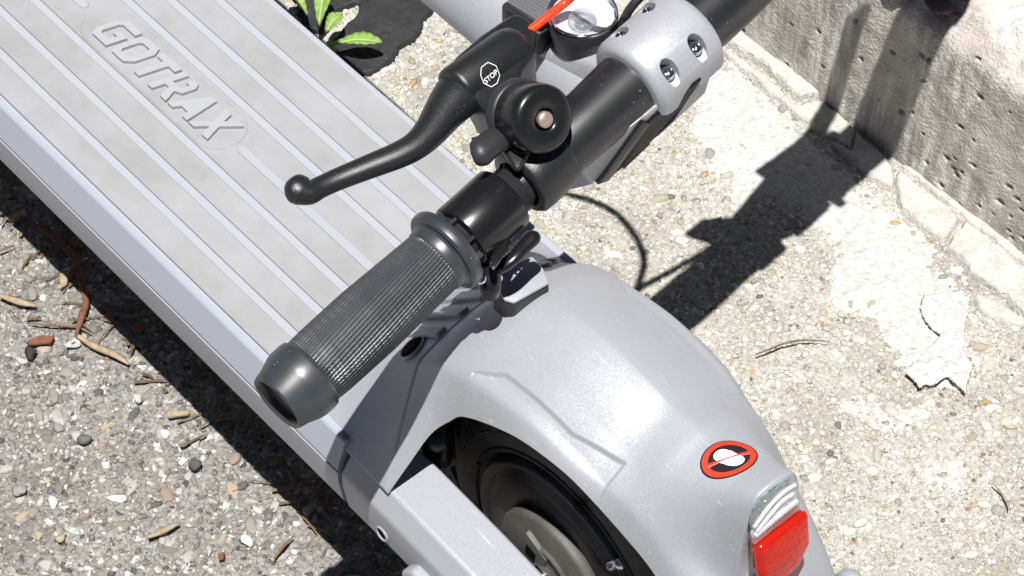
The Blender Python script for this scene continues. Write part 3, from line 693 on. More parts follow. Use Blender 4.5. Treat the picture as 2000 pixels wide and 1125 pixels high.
# warning sticker on the spine
def conform(p2, dz): return [(x, y, fender_z(x, y) + dz) for x, y in p2]
sc = on(1430, 893, 1, .0)
SX, SY = sc[0], -.0020
def rot(a, b, k=(.41, .91)): return (SX + a * k[1] + b * k[0], SY - a * k[0] + b * k[1])        # a to the rear, b along the red bar
def patch(name, outline, m, dz, n=8, inner=None):
    c = np.mean(outline, 0); rows = []
    for k in range(n + 1):
        f0 = (inner or 0) + (1 - (inner or 0)) * k / n
        rows.append(conform([(c[0] + (p[0] - c[0]) * f0, c[1] + (p[1] - c[1]) * f0) for p in outline], dz))
    if not inner: rows[0] = [rows[0][0]] * len(outline)
    o = grid(name, rows, m, fender, closed_v=True)
    return o
circ = lambda r, ca=0, cb=0, n=40: [rot(ca + r * .84 * math.cos(t), cb + r * math.sin(t)) for t in np.linspace(0, 2 * np.pi, n, endpoint=False)]
patch('sticker', circ(.0134), blkp, .0004, 14)
patch('sticker_ring', circ(.0126), redp, .00055, 4, .78)
patch('sticker_foot', circ(.0042, -.0028, -.0022, 24), white, .00055)
patch('sticker_foot', circ(.0040, .0030, .0022, 24), white, .00055)
patch('sticker_foot', [rot(*q) for q in ((-.0042, .0022), (.0010, .0052), (.0048, -.0016), (-.0004, -.0060))], white, .0006)
patch('sticker_bar', [rot(*q) for q in ((-.0011, -.0110), (.0011, -.0110), (.0011, .0110), (-.0011, .0110))], redp, .0008, 12)

# ---- tail light
tl = hull('tail_light', [(.216, y, z) for y in (-.013, .010) for z in (.205, .252)] + [(.2315, y, z) for y in (-.013, .010) for z in (.216, .252)], satin, scooter, .002, 2)
ax = np.array([.0100, 0, -.055]); ax /= np.linalg.norm(ax); nrm = np.array([-ax[2], 0, ax[0]])     # down the lens / out of it
T0 = np.array([.2312, -.0030, .2672])
def lens_pt(y, s, d): return T0 + ax * s + np.array([0, y, 0]) + nrm * d
def lens(name, s0, s1, w0, d0, d1, m, arch, bev):
    pts = []
    if arch:
        for t in np.linspace(0, np.pi, 15): pts.append(lens_pt(w0 * math.cos(t), s0 + .0115 * (1 - math.sin(t)), d0))
        pts += [lens_pt(-w0, s1, d0), lens_pt(-w0 * .3, s1 - .0008, d0), lens_pt(w0, s1 - .0015, d0)]
    else:
        pts = [lens_pt(w0, s0, d0), lens_pt(-w0, s0 + .0015, d0), lens_pt(-w0, s1 - .010, d0), lens_pt(-w0 * .55, s1, d0), lens_pt(w0 * .45, s1, d0), lens_pt(w0, s1 - .011, d0)]
    return prism(name, pts, nrm * (d1 - d0), m, tl, bev, 3)
lens('circuit_board', .0015, .0135, .0145, .0003, .0010, pcb, True, 0)
prism('added_lens_backing', [lens_pt(y, s, .0004) for y, s in ((.0145, .0100), (.005, .0090), (-.005, .0130), (-.0145, .0190), (-.0145, .0230), (.0145, .0215))], nrm * .0009, bowl_m, tl, .0003, 1)  # pale plate added behind the clear lens to make it look brighter
lens('red_back', .0225, .052, .0145, .0002, .0014, redin, False, 0)
lens('clear_lens', 0, .0235, .0160, .0020, .0052, tailclear, True, .0014)
lens('red_lens', .0232, .055, .0160, .0020, .0080, redlens, False, .0036)
for k, (y, s) in enumerate(((-.006, .012), (.004, .009), (0, .017), (.0075, .015), (-.008, .019))):
    revolve('lamp_bulb', lens_pt(y, s, .0012), nrm, [(0, .0016), (.0005, .0016), (.0010, .0008)], chrome if k % 2 else white, tl, 16)
tube('lens_rib', [lens_pt(.0140, .0085, .0016), lens_pt(.006, .0075, .0017), lens_pt(-.004, .0105, .0017), lens_pt(-.013, .0165, .0016)], .0012, bowl_m, tl, 10, 16)
tube('lens_rib', [lens_pt(.0140, .0190, .0016), lens_pt(.004, .0195, .0017), lens_pt(-.006, .0205, .0017), lens_pt(-.013, .0218, .0016)], .0017, bowl_m, tl, 10, 16)
tube('lens_rib', [lens_pt(.012, .013, .0016), lens_pt(.004, .0125, .0017), lens_pt(-.004, .016, .0017), lens_pt(-.012, .020, .0016)], .0013, bowl_m, tl, 10, 16)
# ---- latch block on the fender crown
zt = .2605
lp = [oz(a, b, zt) for a, b in ((962, 552), (972, 530), (1040, 503), (1062, 528), (1073, 555), (1004, 594), (984, 588))]
latch = prism('latch_block', [p - np.array([0, 0, .020]) for p in lp], (0, 0, .0195), satin, scooter, .0012, 2)
prism('latch_cap', [p + np.array([0, 0, -.0007]) for p in lp], (0, 0, .0022), paint, latch, .0013, 3)

# ---- stem
SYc, SZc, SR = .0955, .283, .0245
stem = tube('stem', [(-.75, SYc + .012, SZc - .01), (-.4, SYc + .006, SZc - .004), (-.1, SYc + .001, SZc), (.012, SYc, SZc), (.03, SYc, SZc)], SR, paint, scooter, 48, 40, up=(0, 0, 1))
# ---- handlebar line measured in the photograph
def bz_(x): return .283 + (.326 - .283) * (x - 545) / 755.0
def B(x): return oz(x, 785 - .906 * (x - 545), bz_(x))
U = B(1300) - B(560); BL = np.linalg.norm(U); U /= BL
FW = np.cross(U, [0, 0, 1.]); FW /= np.linalg.norm(FW)       # points to the rear
if FW[0] < 0: FW = -FW
WU = np.cross(FW, U); WU = WU if WU[2] > 0 else -WU
def on_bar(name, x0, prof_px, m, parent, seg=48, cap=True):
    """prof_px: (pixel x along the bar, radius)"""
    o = B(x0); return revolve(name, o, U, [((B(x) - o) @ U, r) for x, r in prof_px], m, parent, seg, ref=WU, cap=cap)
bar = on_bar('handlebar', 560, [(560, .0105), (1010, .0105), (1080, .0150), (1090, .0156), (1150, .0162), (1215, .0172), (1240, .0172), (1380, .0172), (1420, .0172), (1500, .0160), (1560, .0152), (1600, .0105), (2045, .0105)], blk_s, scooter, 64)
# ---- grip
def grip(parent, mirror=False):
    og = B(560); L0 = (B(607) - og) @ U; L1 = (B(850) - og) @ U
    rows = []; nr = 58; seg = nr * 10
    th = np.linspace(0, 2 * np.pi, seg, endpoint=False)
    tw = .42
    for t in np.linspace(0, 1, 60):
        s = L0 + (L1 - L0) * t
        r = np.interp(t, [0, .12, .45, .8, 1], [.0172, .0177, .0179, .0168, .0162])
        fade = min(1, t / .012, (1 - t) / .012)
        rr = r - .0010 * fade * (np.sin(nr * (th + tw * t)) < -.25)
        c = og + U * s; a, uu, ww = frame(U, WU)
        rows.append([c + q * (math.cos(x) * uu + math.sin(x) * ww) for x, q in zip(th, rr)])
    g = grid('grip', rows, rub, parent, closed_v=True, flip=True)
    on_bar('end_cap', 560, [(562, .0120), (549, .0119), (541, .0134), (540, .0146), (544, .0152), (556, .0160), (576, .0184), (584, .0189), (600, .0189), (606, .0186), (609, .0172)], rub, g, 64, cap=False)
    on_bar('end_plug', 560, [(552, .0119), (553, .0119)], satin, g, 48)
    fl = on_bar('flange', 560, [(846, .0163), (850, .0170), (860, .0172), (863, .0180), (864, .0205), (867, .0216), (873, .0219), (879, .0216), (883, .0206), (884, .0120)], rub, g, 64); auto(fl, 32)
    return g
grip_l = grip(scooter)
# ---- shiny sleeve between grip and brake clamp
sleeve = on_bar('sleeve', 900, [(899, .0140), (899, .0164), (902, .0168), (982, .0168), (985, .0163), (985, .0135)], gloss, scooter, 64, cap=False)
on_bar('sleeve_core', 900, [(886, .0125), (1005, .0125)], satin, sleeve, 32)
for t in np.linspace(0, 2 * np.pi, 9)[:-1]:
    c = B(894); a, uu, ww = frame(U, WU); d = math.cos(t) * uu + math.sin(t) * ww; e = np.cross(d, U)
    hull('sleeve_web', [c + U * i * .0022 + d * r_ + e * k * .0008 for i in (-1, 1) for r_ in (.012, .0158) for k in (-1, 1)], satin, sleeve, 0)
# ---- brake lever set (left): clamp ring, housing, lever, print
ring = on_bar('brake_clamp', 1010, [(1014, .0130), (1015, .0165), (1020, .0180), (1034, .0184), (1080, .0178), (1084, .0172), (1085, .0155)], blk, scooter, 64, cap=False)
ZH = .3330
hp = [(884, 160), (940, 112), (1000, 70), (1024, 74), (1040, 90), (1048, 112), (1042, 146), (1018, 180), (1022, 230), (1020, 300), (985, 318), (962, 282), (930, 238), (912, 205), (900, 180)]
housing = prism('brake_housing', [oz(a, b + 22, ZH - .024) for a, b in hp], (0, 0, .024), blk, scooter, .0045, 5)
RA, RB, RR = oz(886, 180, .3285), oz(1016, 86, .3285), .0120          # barrel that carries the cable
rd = (RB - RA) / np.linalg.norm(RB - RA); RL = np.linalg.norm(RB - RA)
revolve('cable_barrel', RA, rd, [(0, .0100), (.0012, .0116), (.003, RR), (RL - .008, RR), (RL - .003, .0108), (RL, .0082), (RL + .001, .005)], blk, housing, 48)
prism('housing_seam', [oz(a, b, ZH - .010) for a, b in ((868, 160), (1000, 60), (1004, 68), (873, 168))], (0, 0, .008), gloss, housing, .0012, 2)
def surf(px, py):
    z = ZH
    for _ in range(25):
        p = oz(px, py, z); q = p - RA; q = q - rd * (q @ rd); d = math.hypot(q[0], q[1]); z = .5 * z + .5 * max(ZH, RA[2] + math.sqrt(max(RR * RR - d * d, 0)))
    return oz(px, py, z)
# pivot bridge between housing and clamp
hull('clamp_bridge', [oz(a, b, z) for a, b in ((955, 255), (1012, 205), (1055, 275), (1010, 345)) for z in (.305, .331)], blk, ring, .004, 3)
lever = tube('brake_lever', [oz(*q, z) for q, z in (((918, 168), .325), ((892, 190), .3265), ((866, 222), .3265), ((842, 255), .326), ((815, 282), .3255), ((780, 302), .325), ((720, 326), .324), ((660, 350), .323), ((625, 366), .323), ((605, 376), .3235), ((588, 372), .3245), ((572, 366), .3255), ((560, 362), .3255))],
             [.0126, .0120, .0100, .0083, .0072, .0067, .0061, .0056, .0055, .0060, .0074, .0068, .0026], blk, scooter, 28, 70, flat=.88)
# STOP octagon: outline plus lettering lying on the housing
sc0 = np.array([957.0, 146.0])
hx = [sc0 + np.array(v) for v in ((-4, -24), (12, -17), (19, 1), (14, 17), (3, 24), (-12, 17), (-18, 2), (-17, -14))]
for i in range(8):
    a, b = hx[i], hx[(i + 1) % 8]; d = (b - a) / np.linalg.norm(b - a); n_ = np.array([-d[1], d[0]]) * .65
    prism('stop_outline', [surf(*q) for q in (a - n_ - d * .3, b - n_ + d * .3, b + n_ + d * .3, a + n_ - d * .3)], (.00012, -.0001, .00030), white, housing, 0, smooth=False)
def text(name, body, size, M, m, parent, extrude=.0001):
    cu = bpy.data.curves.new(name, 'FONT'); cu.body = body; cu.size = size; cu.extrude = extrude; cu.align_x = 'CENTER'; cu.align_y = 'CENTER'; cu.offset = size * .012
    t = bpy.data.objects.new(name, cu); COL.objects.link(t); bpy.context.view_layer.update()
    me = bpy.data.meshes.new_from_object(t.evaluated_get(bpy.context.evaluated_depsgraph_get())); bpy.data.objects.remove(t)
    o = link(name, me, m, parent, False); o.matrix_local = M; return o
tc_ = surf(958, 150); tx = surf(972, 138) - surf(944, 162); tx /= np.linalg.norm(tx); tn = np.cross(tx, surf(956, 142) - surf(961, 156)); tn = tn / np.linalg.norm(tn); tn = tn if tn[2] > 0 else -tn; tyv = np.cross(tn, tx)
M = Matrix((V(tx), V(tyv), V(tn))).transposed().to_4x4(); M.translation = V(tc_ + tn * .0004)
text('stop_lettering', 'STOP', .0037, M, white, housing)
# ---- bell
bax = np.array([.86, -.03, .52]); bax /= np.linalg.norm(bax)
bc = oz(1066, 234, .350)
bell = revolve('bell', bc - bax * .0195, bax, [(0, .0155), (.0006, .0163), (.0150, .0165), (.0168, .0162), (.0182, .0154), (.0192, .0142), (.0196, .0128), (.0197, .0075), (.0192, .0060), (.0182, .0052), (.0172, .0049)], bellm, scooter, 64, cap=False)
revolve('bell_rivet', bc - bax * .0035, bax, [(0, .0040), (.0034, .0040), (.0042, .0036), (.0043, 0.0005)], rivetm, bell, 40)
revolve('bell_base', bc - bax * .029, bax, [(0, .0150), (.004, .0170), (.0075, .0170), (.0092, .0158), (.0092, .010)], satin, bell, 56)
revolve('bell_core', bc - bax * .03, bax, [(0, .0038), (.028, .0038)], chrome, bell, 20)
tube('bell_striker', [oz(*q, z) for q, z in (((985, 268), .334), ((968, 274), .3365), ((950, 287), .3375), ((936, 296), .337), ((926, 300), .336))], [.0062, .0070, .0070, .0080, .0060], satin, bell, 24, 30, flat=.8)
hull('bell_bracket', [oz(a, b, z) for a, b in ((985, 235), (1040, 235), (1040, 300), (1000, 300)) for z in (.318, .334)], satin, bell, .003, 2)
# ---- red brake cable leaving the housing, and the loop whose shadow lies on the pavement
ferr = oz(1022, 70, .330)
lift = lambda px, py, z: oz(px, py, 0) - SUN * z
c1 = [oz(1016, 76, .329), ferr, oz(1068, 34, .333), oz(1110, 0, .336), oz(1135, -22, .350), lift(1165, 612, .368), lift(1205, 606, .372), lift(1236, 578, .370), lift(1250, 545, .362), lift(1258, 505, .350), lift(1240, 458, .338), lift(1200, 414, .325), lift(1140, 387, .315), lift(1085, 375, .305), lift(1000, 352, .285)]
cable = tube('brake_cable', c1, .0023, redcab, scooter, 16, 150)
fd = (c1[2] - c1[1]) / np.linalg.norm(c1[2] - c1[1])
revolve('cable_ferrule', ferr - fd * .003, fd, [(0, .0034), (.0028, .0034), (.0032, .003)], chrome, cable, 24)
c2 = [lift(1440, 447, .355), lift(1400, 474, .355), lift(1340, 512, .352), lift(1290, 540, .348), lift(1252, 560, .343), lift(1205, 590, .332), np.array([.004, .104, .305])]
tube('throttle_cable', c2, .0023, satin, scooter, 14, 120)

# ---- handlebar clamp (front cap with four recessed screws) and neck
def sect(x, r, drop, back):
    c = B(x); pts = []
    for t in np.linspace(-.5, .5, 21) * np.pi: pts.append(c + r * (math.sin(t) * FW + math.cos(t) * WU))
    pts.append(c + (r + back) * FW - WU * drop); pts.append(c - r * FW - WU * drop)
    return pts
CL0, CL1 = 1226, 1350
prf = [(CL0, .0195), (CL0 + 1.5, .0210), (CL0 + 6, .0228), (CL0 + 14, .0238), (CL1 - 14, .0238), (CL1 - 6, .0228), (CL1 - 1.5, .0212), (CL1, .0195)]
rows = [sect(x, r, .0065, .0) for x, r in prf]
n = len(rows[0]); v = [p for r in rows for p in r]; f = [list(range(n)), [(len(rows) - 1) * n + j for j in range(n)][::-1]]
for i in range(len(rows) - 1):
    for j in range(n): f.append([i * n + j, i * n + (j + 1) % n, (i + 1) * n + (j + 1) % n, (i + 1) * n + j])
clamp = mesh('handlebar_clamp', v, f, paint, scooter)
bm = bmesh.new(); bm.from_mesh(clamp.data); bmesh.ops.recalc_face_normals(bm, faces=bm.faces); bm.to_mesh(clamp.data); bm.free()
SCR = []
for px, ph in ((1258, 60), (1311, 60), (1258, -44), (1310, -44)):
    d0 = math.sin(math.radians(ph)) * FW + math.cos(math.radians(ph)) * WU
    SCR.append((B(px), d0, ph))
cutters = []
for c, d0, ph in SCR:
    dz_ = WU * .9 + d0 * .45; dz_ /= np.linalg.norm(dz_)
    p = c + d0 * .0185; q = []
    side = np.cross(dz_, U); side /= np.linalg.norm(side)
    if side @ FW * (1 if ph > 0 else -1) < 0: side = -side
    for t in np.linspace(0, 2 * np.pi, 28, endpoint=False):
        q.append(p + U * .0043 * math.cos(t) + side * ((.0075 if math.sin(t) > 0 else .0058) * math.sin(t)))
    k = prism('c', q, dz_ * .03, paint, None, 0, smooth=False); cutters.append(k)
cut(clamp, cutters)
for c, d0, ph in SCR:
    dz_ = WU * .9 + d0 * .45; dz_ /= np.linalg.norm(dz_); p = c + d0 * .0182
    sw = revolve('clamp_screw', p, dz_, [(0, .0036), (.0030, .0036), (.0042, .0028), (.0046, .0020), (.0046, .0016), (.0026, .0014)], chrome, clamp, 28)
neck = hull('stem_neck', [B(x) + a * FW + b * WU for x in (1236, 1342) for a, b in ((-.020, -.005), (.0195, -.005), (.010, -.040), (-.024, -.045))] + [(-.03, SYc + s * .02, z) for s in (-1, 1) for z in (.268, .302)], paint, scooter, .004, 3)
# ---- display pod under the clamp
def quadslab(name, pz, off, m, parent, bev): return prism(name, [oz(a, b, z) for a, b, z in pz], off, m, parent, bev, 2)
nd = np.array([.72, .12, -.68])
def opl(px, py, P0, n):
    d = FWD + _r * (px - 1000) / FPX - UPV * (py - 562.5) / FPX; n = np.array(n); return CAM + d * (((P0 - CAM) @ n) / (d @ n))
PN = np.array([.93, -.10, -.10]); PN /= np.linalg.norm(PN); P0 = oz(1157, 361, .285)
pf_ = [opl(a, b, P0, PN) for a, b in ((1127, 326), (1157, 361), (1253, 229))]
pod = hull('display_pod', pf_ + [p + np.array([-.015, 0, -.016]) for p in pf_] + [opl(1275, 222, P0, PN), opl(1362, 150, P0, PN) + np.array([-.004, 0, -.002])], paint, scooter, .0010, 3)
pg = [opl(a, b, P0, PN) + PN * .0003 for a, b in ((1163, 357), (1251, 233), (1268, 237), (1186, 349))]
pod2 = prism('display_body', [p - PN * .004 for p in pg], PN * .0055, gloss, pod, .0006, 2)
blackglass = mat('black_display_glass', (.012, .011, .010), .06, 0, .8)
prism('display_glass', [oz(a, b, z) for a, b, z in ((1188, 350, .2836), (1270, 238, .3146), (1372, 155, .3270), (1338, 205, .3165), (1315, 235, .3105), (1275, 275, .3010), (1212, 331, .2870))], -nd * .002, blackglass, pod, .0004, 1)
prism('display_tab', [oz(a, b, z) for a, b, z in ((1216, 328, .2880), (1268, 278, .3000), (1271, 281, .2990), (1219, 331, .2872))], -nd * .0015, gloss, pod, .0006, 1)

# ---- headlight on the stem and front reflector
hc = oz(1138, 24, .329)
lamp = revolve('headlight', (hc[0], hc[1], SZc + .012), (0.02, 0, 1), [(0, .0085), (.006, .0105), (.016, .0150), (.026, .0172), (.0332, .0172), (.0338, .0168), (.0330, .0162)], satin, scooter, 64, cap=False)
zl = hc[2] - .001
revolve('lamp_bowl', (hc[0], hc[1], zl - .0075), (0, 0, 1), [(0, .0040), (.0005, .0070), (.0018, .0085), (.0016, .0092), (.0034, .0125), (.0032, .0130), (.0068, .0160)], bowl_m, lamp, 14, cap=False)
revolve('lamp_cone', (hc[0], hc[1], zl - .0075), (0, 0, 1), [(0, .0062), (.0040, .0072), (.0052, .0066), (.0056, .0050), (.0042, .002)], prism_m, lamp, 48)
revolve('lamp_lens', (hc[0], hc[1], zl - .0003), (0, 0, 1), [(0, .0160), (.0008, .0163), (.0013, .0155), (.0015, .010), (.0016, .001)], glass, lamp, 64)
revolve('lamp_bezel', (hc[0], hc[1], zl - .001), (0, 0, 1), [(0, .0160), (.0022, .0166), (.003, .0171), (.001, .0176)], chrome, lamp, 64, cap=False)
rq = [oz(a, b, .324) for a, b in ((984, 2), (1056, 46), (1128, -12), (1058, -58))]
refl = prism('front_reflector', [p - np.array([0, 0, .006]) for p in rq], (0, 0, .005), satin, scooter, .0015, 2)
e1 = (rq[1] - rq[0]); e2 = (rq[3] - rq[0]); NI, NJ = 14, 12
pv, pf = [], []
for i in range(NI):
    for j in range(NJ):
        a = rq[0] + e1 * (.04 + .92 * i / NI) + e2 * (.05 + .9 * j / NJ); d1 = e1 * .92 / NI; d2 = e2 * .9 / NJ; k = len(pv)
        pv += [a, a + d1, a + d1 + d2, a + d2, a + (d1 + d2) * .5 + np.array([0, 0, .0013])]; pf += [[k, k + 1, k + 4], [k + 1, k + 2, k + 4], [k + 2, k + 3, k + 4], [k + 3, k, k + 4]]
tag(mesh('reflector_prisms', [p - np.array([0, 0, .0011]) for p in pv], pf, prism_m, refl, smooth=False), kind='stuff')
box('reflector_bracket', rq[0][0] - .005, rq[1][0], rq[0][1] + .002, rq[0][1] + .02, SZc + .018, .3175, satin, refl, .002, 2)
# black hook lever under the sleeve that catches the fender latch
hk = tube('hook_lever', [oz(*q, z) for q, z in (((958, 535), .282), ((968, 526), .2865), ((985, 518), .290), ((1005, 502), .2925), ((1025, 480), .2935), ((1040, 464), .294), ((1047, 457), .2935))], [.0026, .0034, .0036, .0035, .0038, .0042, .0024], gloss, scooter, 20, 40, flat=.75)
hull('hook_mount', [oz(a, b, z) for a, b in ((952, 512), (985, 452), (1004, 446), (990, 492), (962, 532)) for z in (.282, .304)], gloss, hk, .002, 2)
tube('hook_strap', [oz(*q, z) for q, z in (((952, 500), .292), ((955, 530), .286), ((957, 560), .281), ((958, 580), .276))], [.0052, .0058, .0055, .004], gloss, hk, 18, 24)
tube('hook_pin', [oz(958, 556, .284), oz(975, 540, .284)], .0024, chrome, hk, 14, 6)
for k in range(4):
    a = 978 + k * 9; tube('spring_coil', [oz(a, 486 - k * 6, .291), oz(a + 6, 492 - k * 6, .290), oz(a + 11, 500 - k * 6, .288)], .0007, chrome, hk, 8, 8)
sp_ = oz(938, 545, .293); revolve('hook_screw', sp_, (.4, -.3, .8), [(0, .0028), (.002, .0028), (.003, .002)], chrome, hk, 24)

# ---- right half of the bar: the mirror image of the left side
cmid = B(1309)
Mr = Matrix.Translation(V(cmid)) @ (Matrix.Identity(4) - 2 * Matrix([[float(U[i] * U[j]) if i < 3 and j < 3 else 0.0 for j in range(4)] if i < 3 else [0, 0, 0, 0] for i in range(4)])) @ Matrix.Translation(-V(cmid))
for o in [grip_l, ring, sleeve]:
    r = o.copy(); COL.objects.link(r); r.parent = scooter; r.matrix_local = Mr
    for c in o.children:
        d = c.copy(); COL.objects.link(d); d.parent = r
# right lever and its housing lie closer to the bar (only their shadow is in the photograph)
def liftk(px, py, z):
    p = on(px, py, 1, KY); return p - SUN * (z - p[2])
lr = [lift(1500, 352, .338), lift(1545, 312, .340), lift(1588, 268, .341), liftk(1628, 190, .342), liftk(1652, 100, .342), liftk(1682, 0, .342)]
tube('brake_lever', lr, [.011, .0085, .0068, .0064, .0064, .0070], blk, scooter, 20, 50)
hr = [lift(a, b, .318) for a, b in ((1425, 438), (1520, 330), (1572, 275), (1640, 275), (1640, 340), (1590, 430), (1540, 470), (1470, 450))]
prism('brake_housing', hr, (0, 0, .022), blk, scooter, .004, 3)

# ================================================================== loose litter
wood = mat('dry_wood', (.22, .15, .095), .8, 0, .3, var=(.12, .08, .05), vscale=160, bump=.5, bscale=900, bdist=.0006)
straw = mat('pale_straw', (.40, .325, .22), .75, 0, .3, var=(.26, .19, .12), vscale=200, bump=.3, bscale=900, bdist=.0004)
brown = mat('brown_bark', (.24, .10, .055), .8, 0, .3, var=(.13, .06, .04), vscale=200, bump=.6, bscale=700, bdist=.0008)
def twig(name, q, r, m, label, z=.003, group=None, cat='twig'):
    pts = [oz(a, b, z) for a, b in q]; rr = [r * .6] + [r] * (len(q) - 2) + [r * .4]
    pts = [p + np.array([0, 0, abs(rr[i]) * .3]) for i, p in enumerate(pts)]
    return tag(tube(name, pts, [x * .72 for x in rr], m, None, 6 if m is straw else 9, max(8, 4 * len(q)) if m is straw else 30, flat=.45 if m is straw else .9), label, cat, group)
twig('twig', [(66, 438), (110, 470), (140, 500), (158, 545), (168, 590), (160, 620), (148, 658)], .0030, brown, 'thick curved red-brown twig half in the shade beside the deck', .004)
twig('twig', [(1476, 692), (1500, 684), (1530, 672), (1570, 665), (1620, 667)], .0009, wood, 'thin curved brown twig lying on pale aggregate right of the fender', .004)
twig('twig', [(1938, 945), (1955, 962), (1968, 985), (1970, 998)], .0008, straw, 'tiny dry straw stem near the right edge of the photo', .003)
twig('twig', [(52, 632), (100, 636), (150, 640), (180, 652)], .0010, wood, 'thin straight dry stalk just below the thick red-brown twig', .003)
twig('twig', [(0, 578), (40, 592), (70, 598)], .0036, straw, 'pale straw-coloured wood splinter cut by the left photo edge', .003)
twig('twig', [(150, 655), (185, 678), (225, 695), (252, 712)], .0032, straw, 'pale slanting splinter reaching from the twig tip toward the shade', .003)
twig('twig', [(288, 1050), (320, 1038), (350, 1022)], .0030, straw, 'pale split wood splinter on grey gravel low in the photo', .003)
twig('twig', [(890, 1062), (902, 1080), (912, 1092)], .0026, brown, 'short dark brown stub of twig under the fork', .003)
twig('twig', [(535, 1092), (552, 1070), (572, 1048)], .0014, wood, 'thin brown stick leaning toward the deck shadow at the bottom', .004)
twig('twig', [(600, 985), (630, 940), (660, 905)], .0016, wood, 'thin stick in the deck shade near the deck seam', .005)
twig('twig', [(420, 820), (470, 812), (515, 808)], .0026, wood, 'straight brown stick in the deep shade under the grip end', .004)
def chip(q, m, label, h=.003, z=.0015):
    P = [oz(a, b, z) for a, b in q]
    o = prism('bark_chip', P, (0, 0, h), m, None, .0008, 1); return tag(o, label, 'bark chip', 'bark chips beside the deck')
CH = [([(10, 430), (48, 412), (54, 424), (30, 436)], straw, 'flat tan bark chip at the left photo edge in shade'),
      ([(115, 540), (136, 532), (132, 560), (118, 568)], straw, 'upright tan bark chip at the shadow edge left of the twig'),
      ([(50, 672), (75, 660), (108, 660), (100, 674), (60, 678)], brown, 'orange-brown bark sliver in the sun left of the twig'),
      ([(325, 808), (372, 806), (370, 814), (328, 820)], straw, 'pale bark sliver in the sun by the shadow edge mid-left'),
      ([(140, 470), (172, 474), (168, 490), (138, 486)], brown, 'reddish bark chip in the shade above the twig bend'),
      ([(395, 710), (425, 716), (420, 728), (392, 722)], wood, 'brown bark chip in the shade right of the pale splinter'),
      ([(255, 640), (282, 632), (286, 646), (262, 654)], brown, 'small reddish bark chip in the shade centre-left'),
      ([(520, 900), (556, 892), (560, 904), (528, 914)], wood, 'brown bark chip deep in the shade below the grip'),
      ([(590, 1000), (612, 980), (620, 990), (600, 1012)], straw, 'tan bark chip in the shade near the fork'),
      ([(425, 1085), (440, 1082), (438, 1096), (428, 1098)], brown, 'red-brown bark chip on sunny gravel at the bottom')]
for q, m, l in CH: chip(q, m, l)
rs = np.random.RandomState(31)
LV, LF = [], []
for i in range(380):                                        # fine shreds of bark and needles under the deck edge
    x = rs.uniform(-.42, .16); y = rs.normal(-.046, .016); L_ = rs.uniform(.002, .010) * (1 if y > -.085 else .6); w = rs.uniform(.0004, .0013); a = rs.uniform(0, 6.28); z = .0015 + rs.uniform(0, .002)
    d = np.array([math.cos(a), math.sin(a), rs.uniform(-.15, .15)]) * L_; n_ = np.array([-math.sin(a), math.cos(a), 0]) * w; c = np.array([x, y, z]); k = len(LV)
    LV += [c - d - n_, c + d - n_ * .4, c + d + n_ * .4, c - d + n_, c + np.array([0, 0, w * 1.2]) - d * .6, c + d * .6 + np.array([0, 0, w * 1.2])]
    LF += [[k, k + 1, k + 5, k + 4], [k + 4, k + 5, k + 2, k + 3], [k, k + 4, k + 3], [k + 1, k + 2, k + 5]]
tag(mesh('bark_litter', LV, LF, wood, None, False), 'loose shreds of bark and needles strewn under the deck edge', 'litter', None, 'stuff')
# loose stones lying on top of the left pavement
for k, (px, py, r, c, lab) in enumerate([(62, 690, .0062, (.045, .045, .05), 'jagged black stone on the gravel left of the twig'), (142, 672, .0054, (.62, .62, .61), 'whitish angular stone below the twig tip'), (38, 958, .0058, (.36, .32, .31), 'rounded pinkish-grey stone near the left photo edge'),
                                             (160, 855, .0060, (.16, .16, .16), 'two-tone dark and white stone in the middle of the left gravel'), (882, 905, .0062, (.10, .10, .11), 'dark grey stone beside the fork under the arch'), (480, 1056, .0052, (.74, .73, .71), 'white chunk of stone near the bottom of the left gravel'), (115, 1050, .0050, (.44, .38, .28), 'tan round stone low at the left'), (270, 775, .0055, (.55, .54, .52), 'pale angular stone next to the shadow edge on the left')]):
    if px > 800: px, py = 384, 907
    s = stone_shape(ICO2[0], np.random.RandomState(90 + k), True); o = mesh_np('stone', s, ICO2[1], stone_m, None, True, cols=np.repeat(np.array(c)[None], len(s), 0))
    p = oz(px, py, .002); o.matrix_world = Matrix.Translation((p[0], p[1], r * .3)) @ Matrix.Rotation(k * 1.3, 4, 'Z') @ Matrix.Diagonal((r, r * .75, r * .6, 1))
    tag(o, lab.replace('beside the fork under the arch', 'beside the deck shadow'), 'stone', 'loose stones on the left pavement')

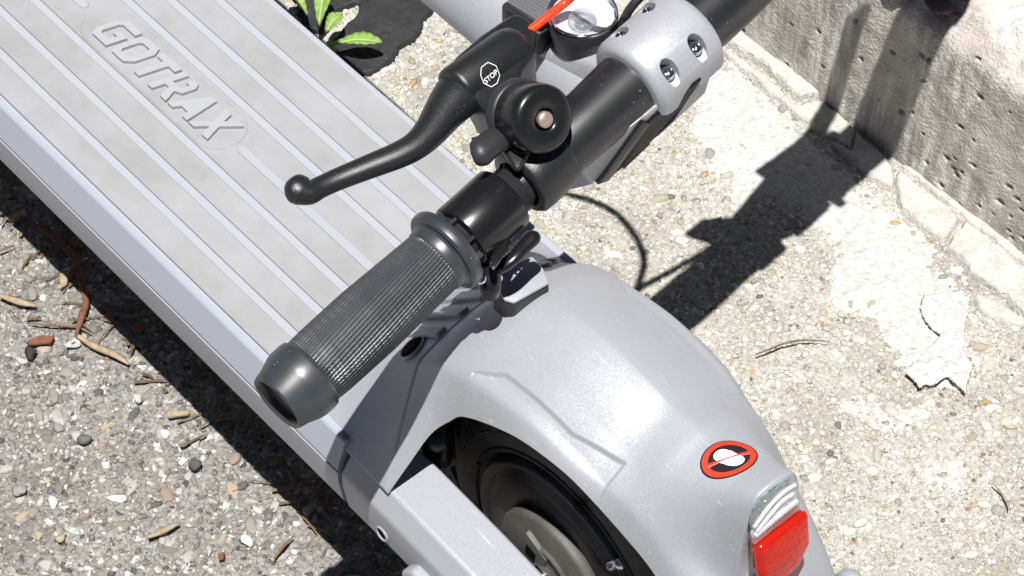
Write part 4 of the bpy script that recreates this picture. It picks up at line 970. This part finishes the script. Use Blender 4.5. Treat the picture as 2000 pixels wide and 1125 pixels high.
# ---- weed growing through the tar beside the deck
leaf_m = mat('weed_leaf', (.15, .27, .045), .5, 0, .4, var=(.22, .35, .08), vscale=90, bump=.3, bscale=500, bdist=.0008, sss=.15)
vein_m = mat('leaf_vein', (.36, .46, .18), .5)
weed = bpy.data.objects.new('weed', None); COL.objects.link(weed)
root = oz(655, 118, 0.0); weed.location = V(root)
tag(weed, 'small green weed with toothed leaves growing through black tar beside the deck', 'weed')
def leaf(base, tip, width, z0, z1, seed, bulge=.004):
    rr = random.Random(seed); a = oz(*base, z0); b = oz(*tip, z1); d = b - a; L_ = np.linalg.norm(d); d /= L_
    n_ = np.cross([0, 0, 1.], d); n_ /= np.linalg.norm(n_); rows = []; K = 36
    for i in range(K + 1):
        t = i / K; w = width * (math.sin(math.pi * min(1, t * .93 + .05)) ** .8) * (.35 + .9 * t if t < .7 else .98)
        tooth = 1 + .11 * ((i * .45) % 1.0) * (1 if .15 < t < .97 else 0)
        if i == K: w = width * .02
        c = a + d * L_ * t + np.array([0, 0, bulge * math.sin(math.pi * t)])
        rows.append([c + n_ * w * s * (tooth if abs(s) == 1 else 1) + np.array([0, 0, .0016 * abs(s) - .0004 * math.sin(i * 1.1) * abs(s)]) for s in (-1, -.6, -.25, 0, .25, .6, 1)])
    o = grid('leaf', rows, leaf_m, weed); o.matrix_parent_inverse = Matrix.Translation(-V(root))
    so = o.modifiers.new('thick', 'SOLIDIFY'); so.thickness = .0004
    v = tube('vein', [rows[int(K * t)][3] + np.array([0, 0, .0001]) for t in (0, .2, .4, .6, .8, .95)], [.0009, .0008, .0006, .0005, .0004, .0002], vein_m, o, 8, 20)
    return o
leaf((652, 88), (746, 84), .0062, .014, .018, 1)
leaf((622, 56), (638, -34), .0064, .014, .030, 2)
leaf((634, 70), (668, 30), .0058, .013, .020, 3)
leaf((600, 30), (560, -25), .0062, .014, .024, 4)
st = tube('stalk', [root, oz(650, 95, .008), oz(640, 80, .012)], .0016, leaf_m, weed, 10, 12); st.matrix_parent_inverse = Matrix.Translation(-V(root))
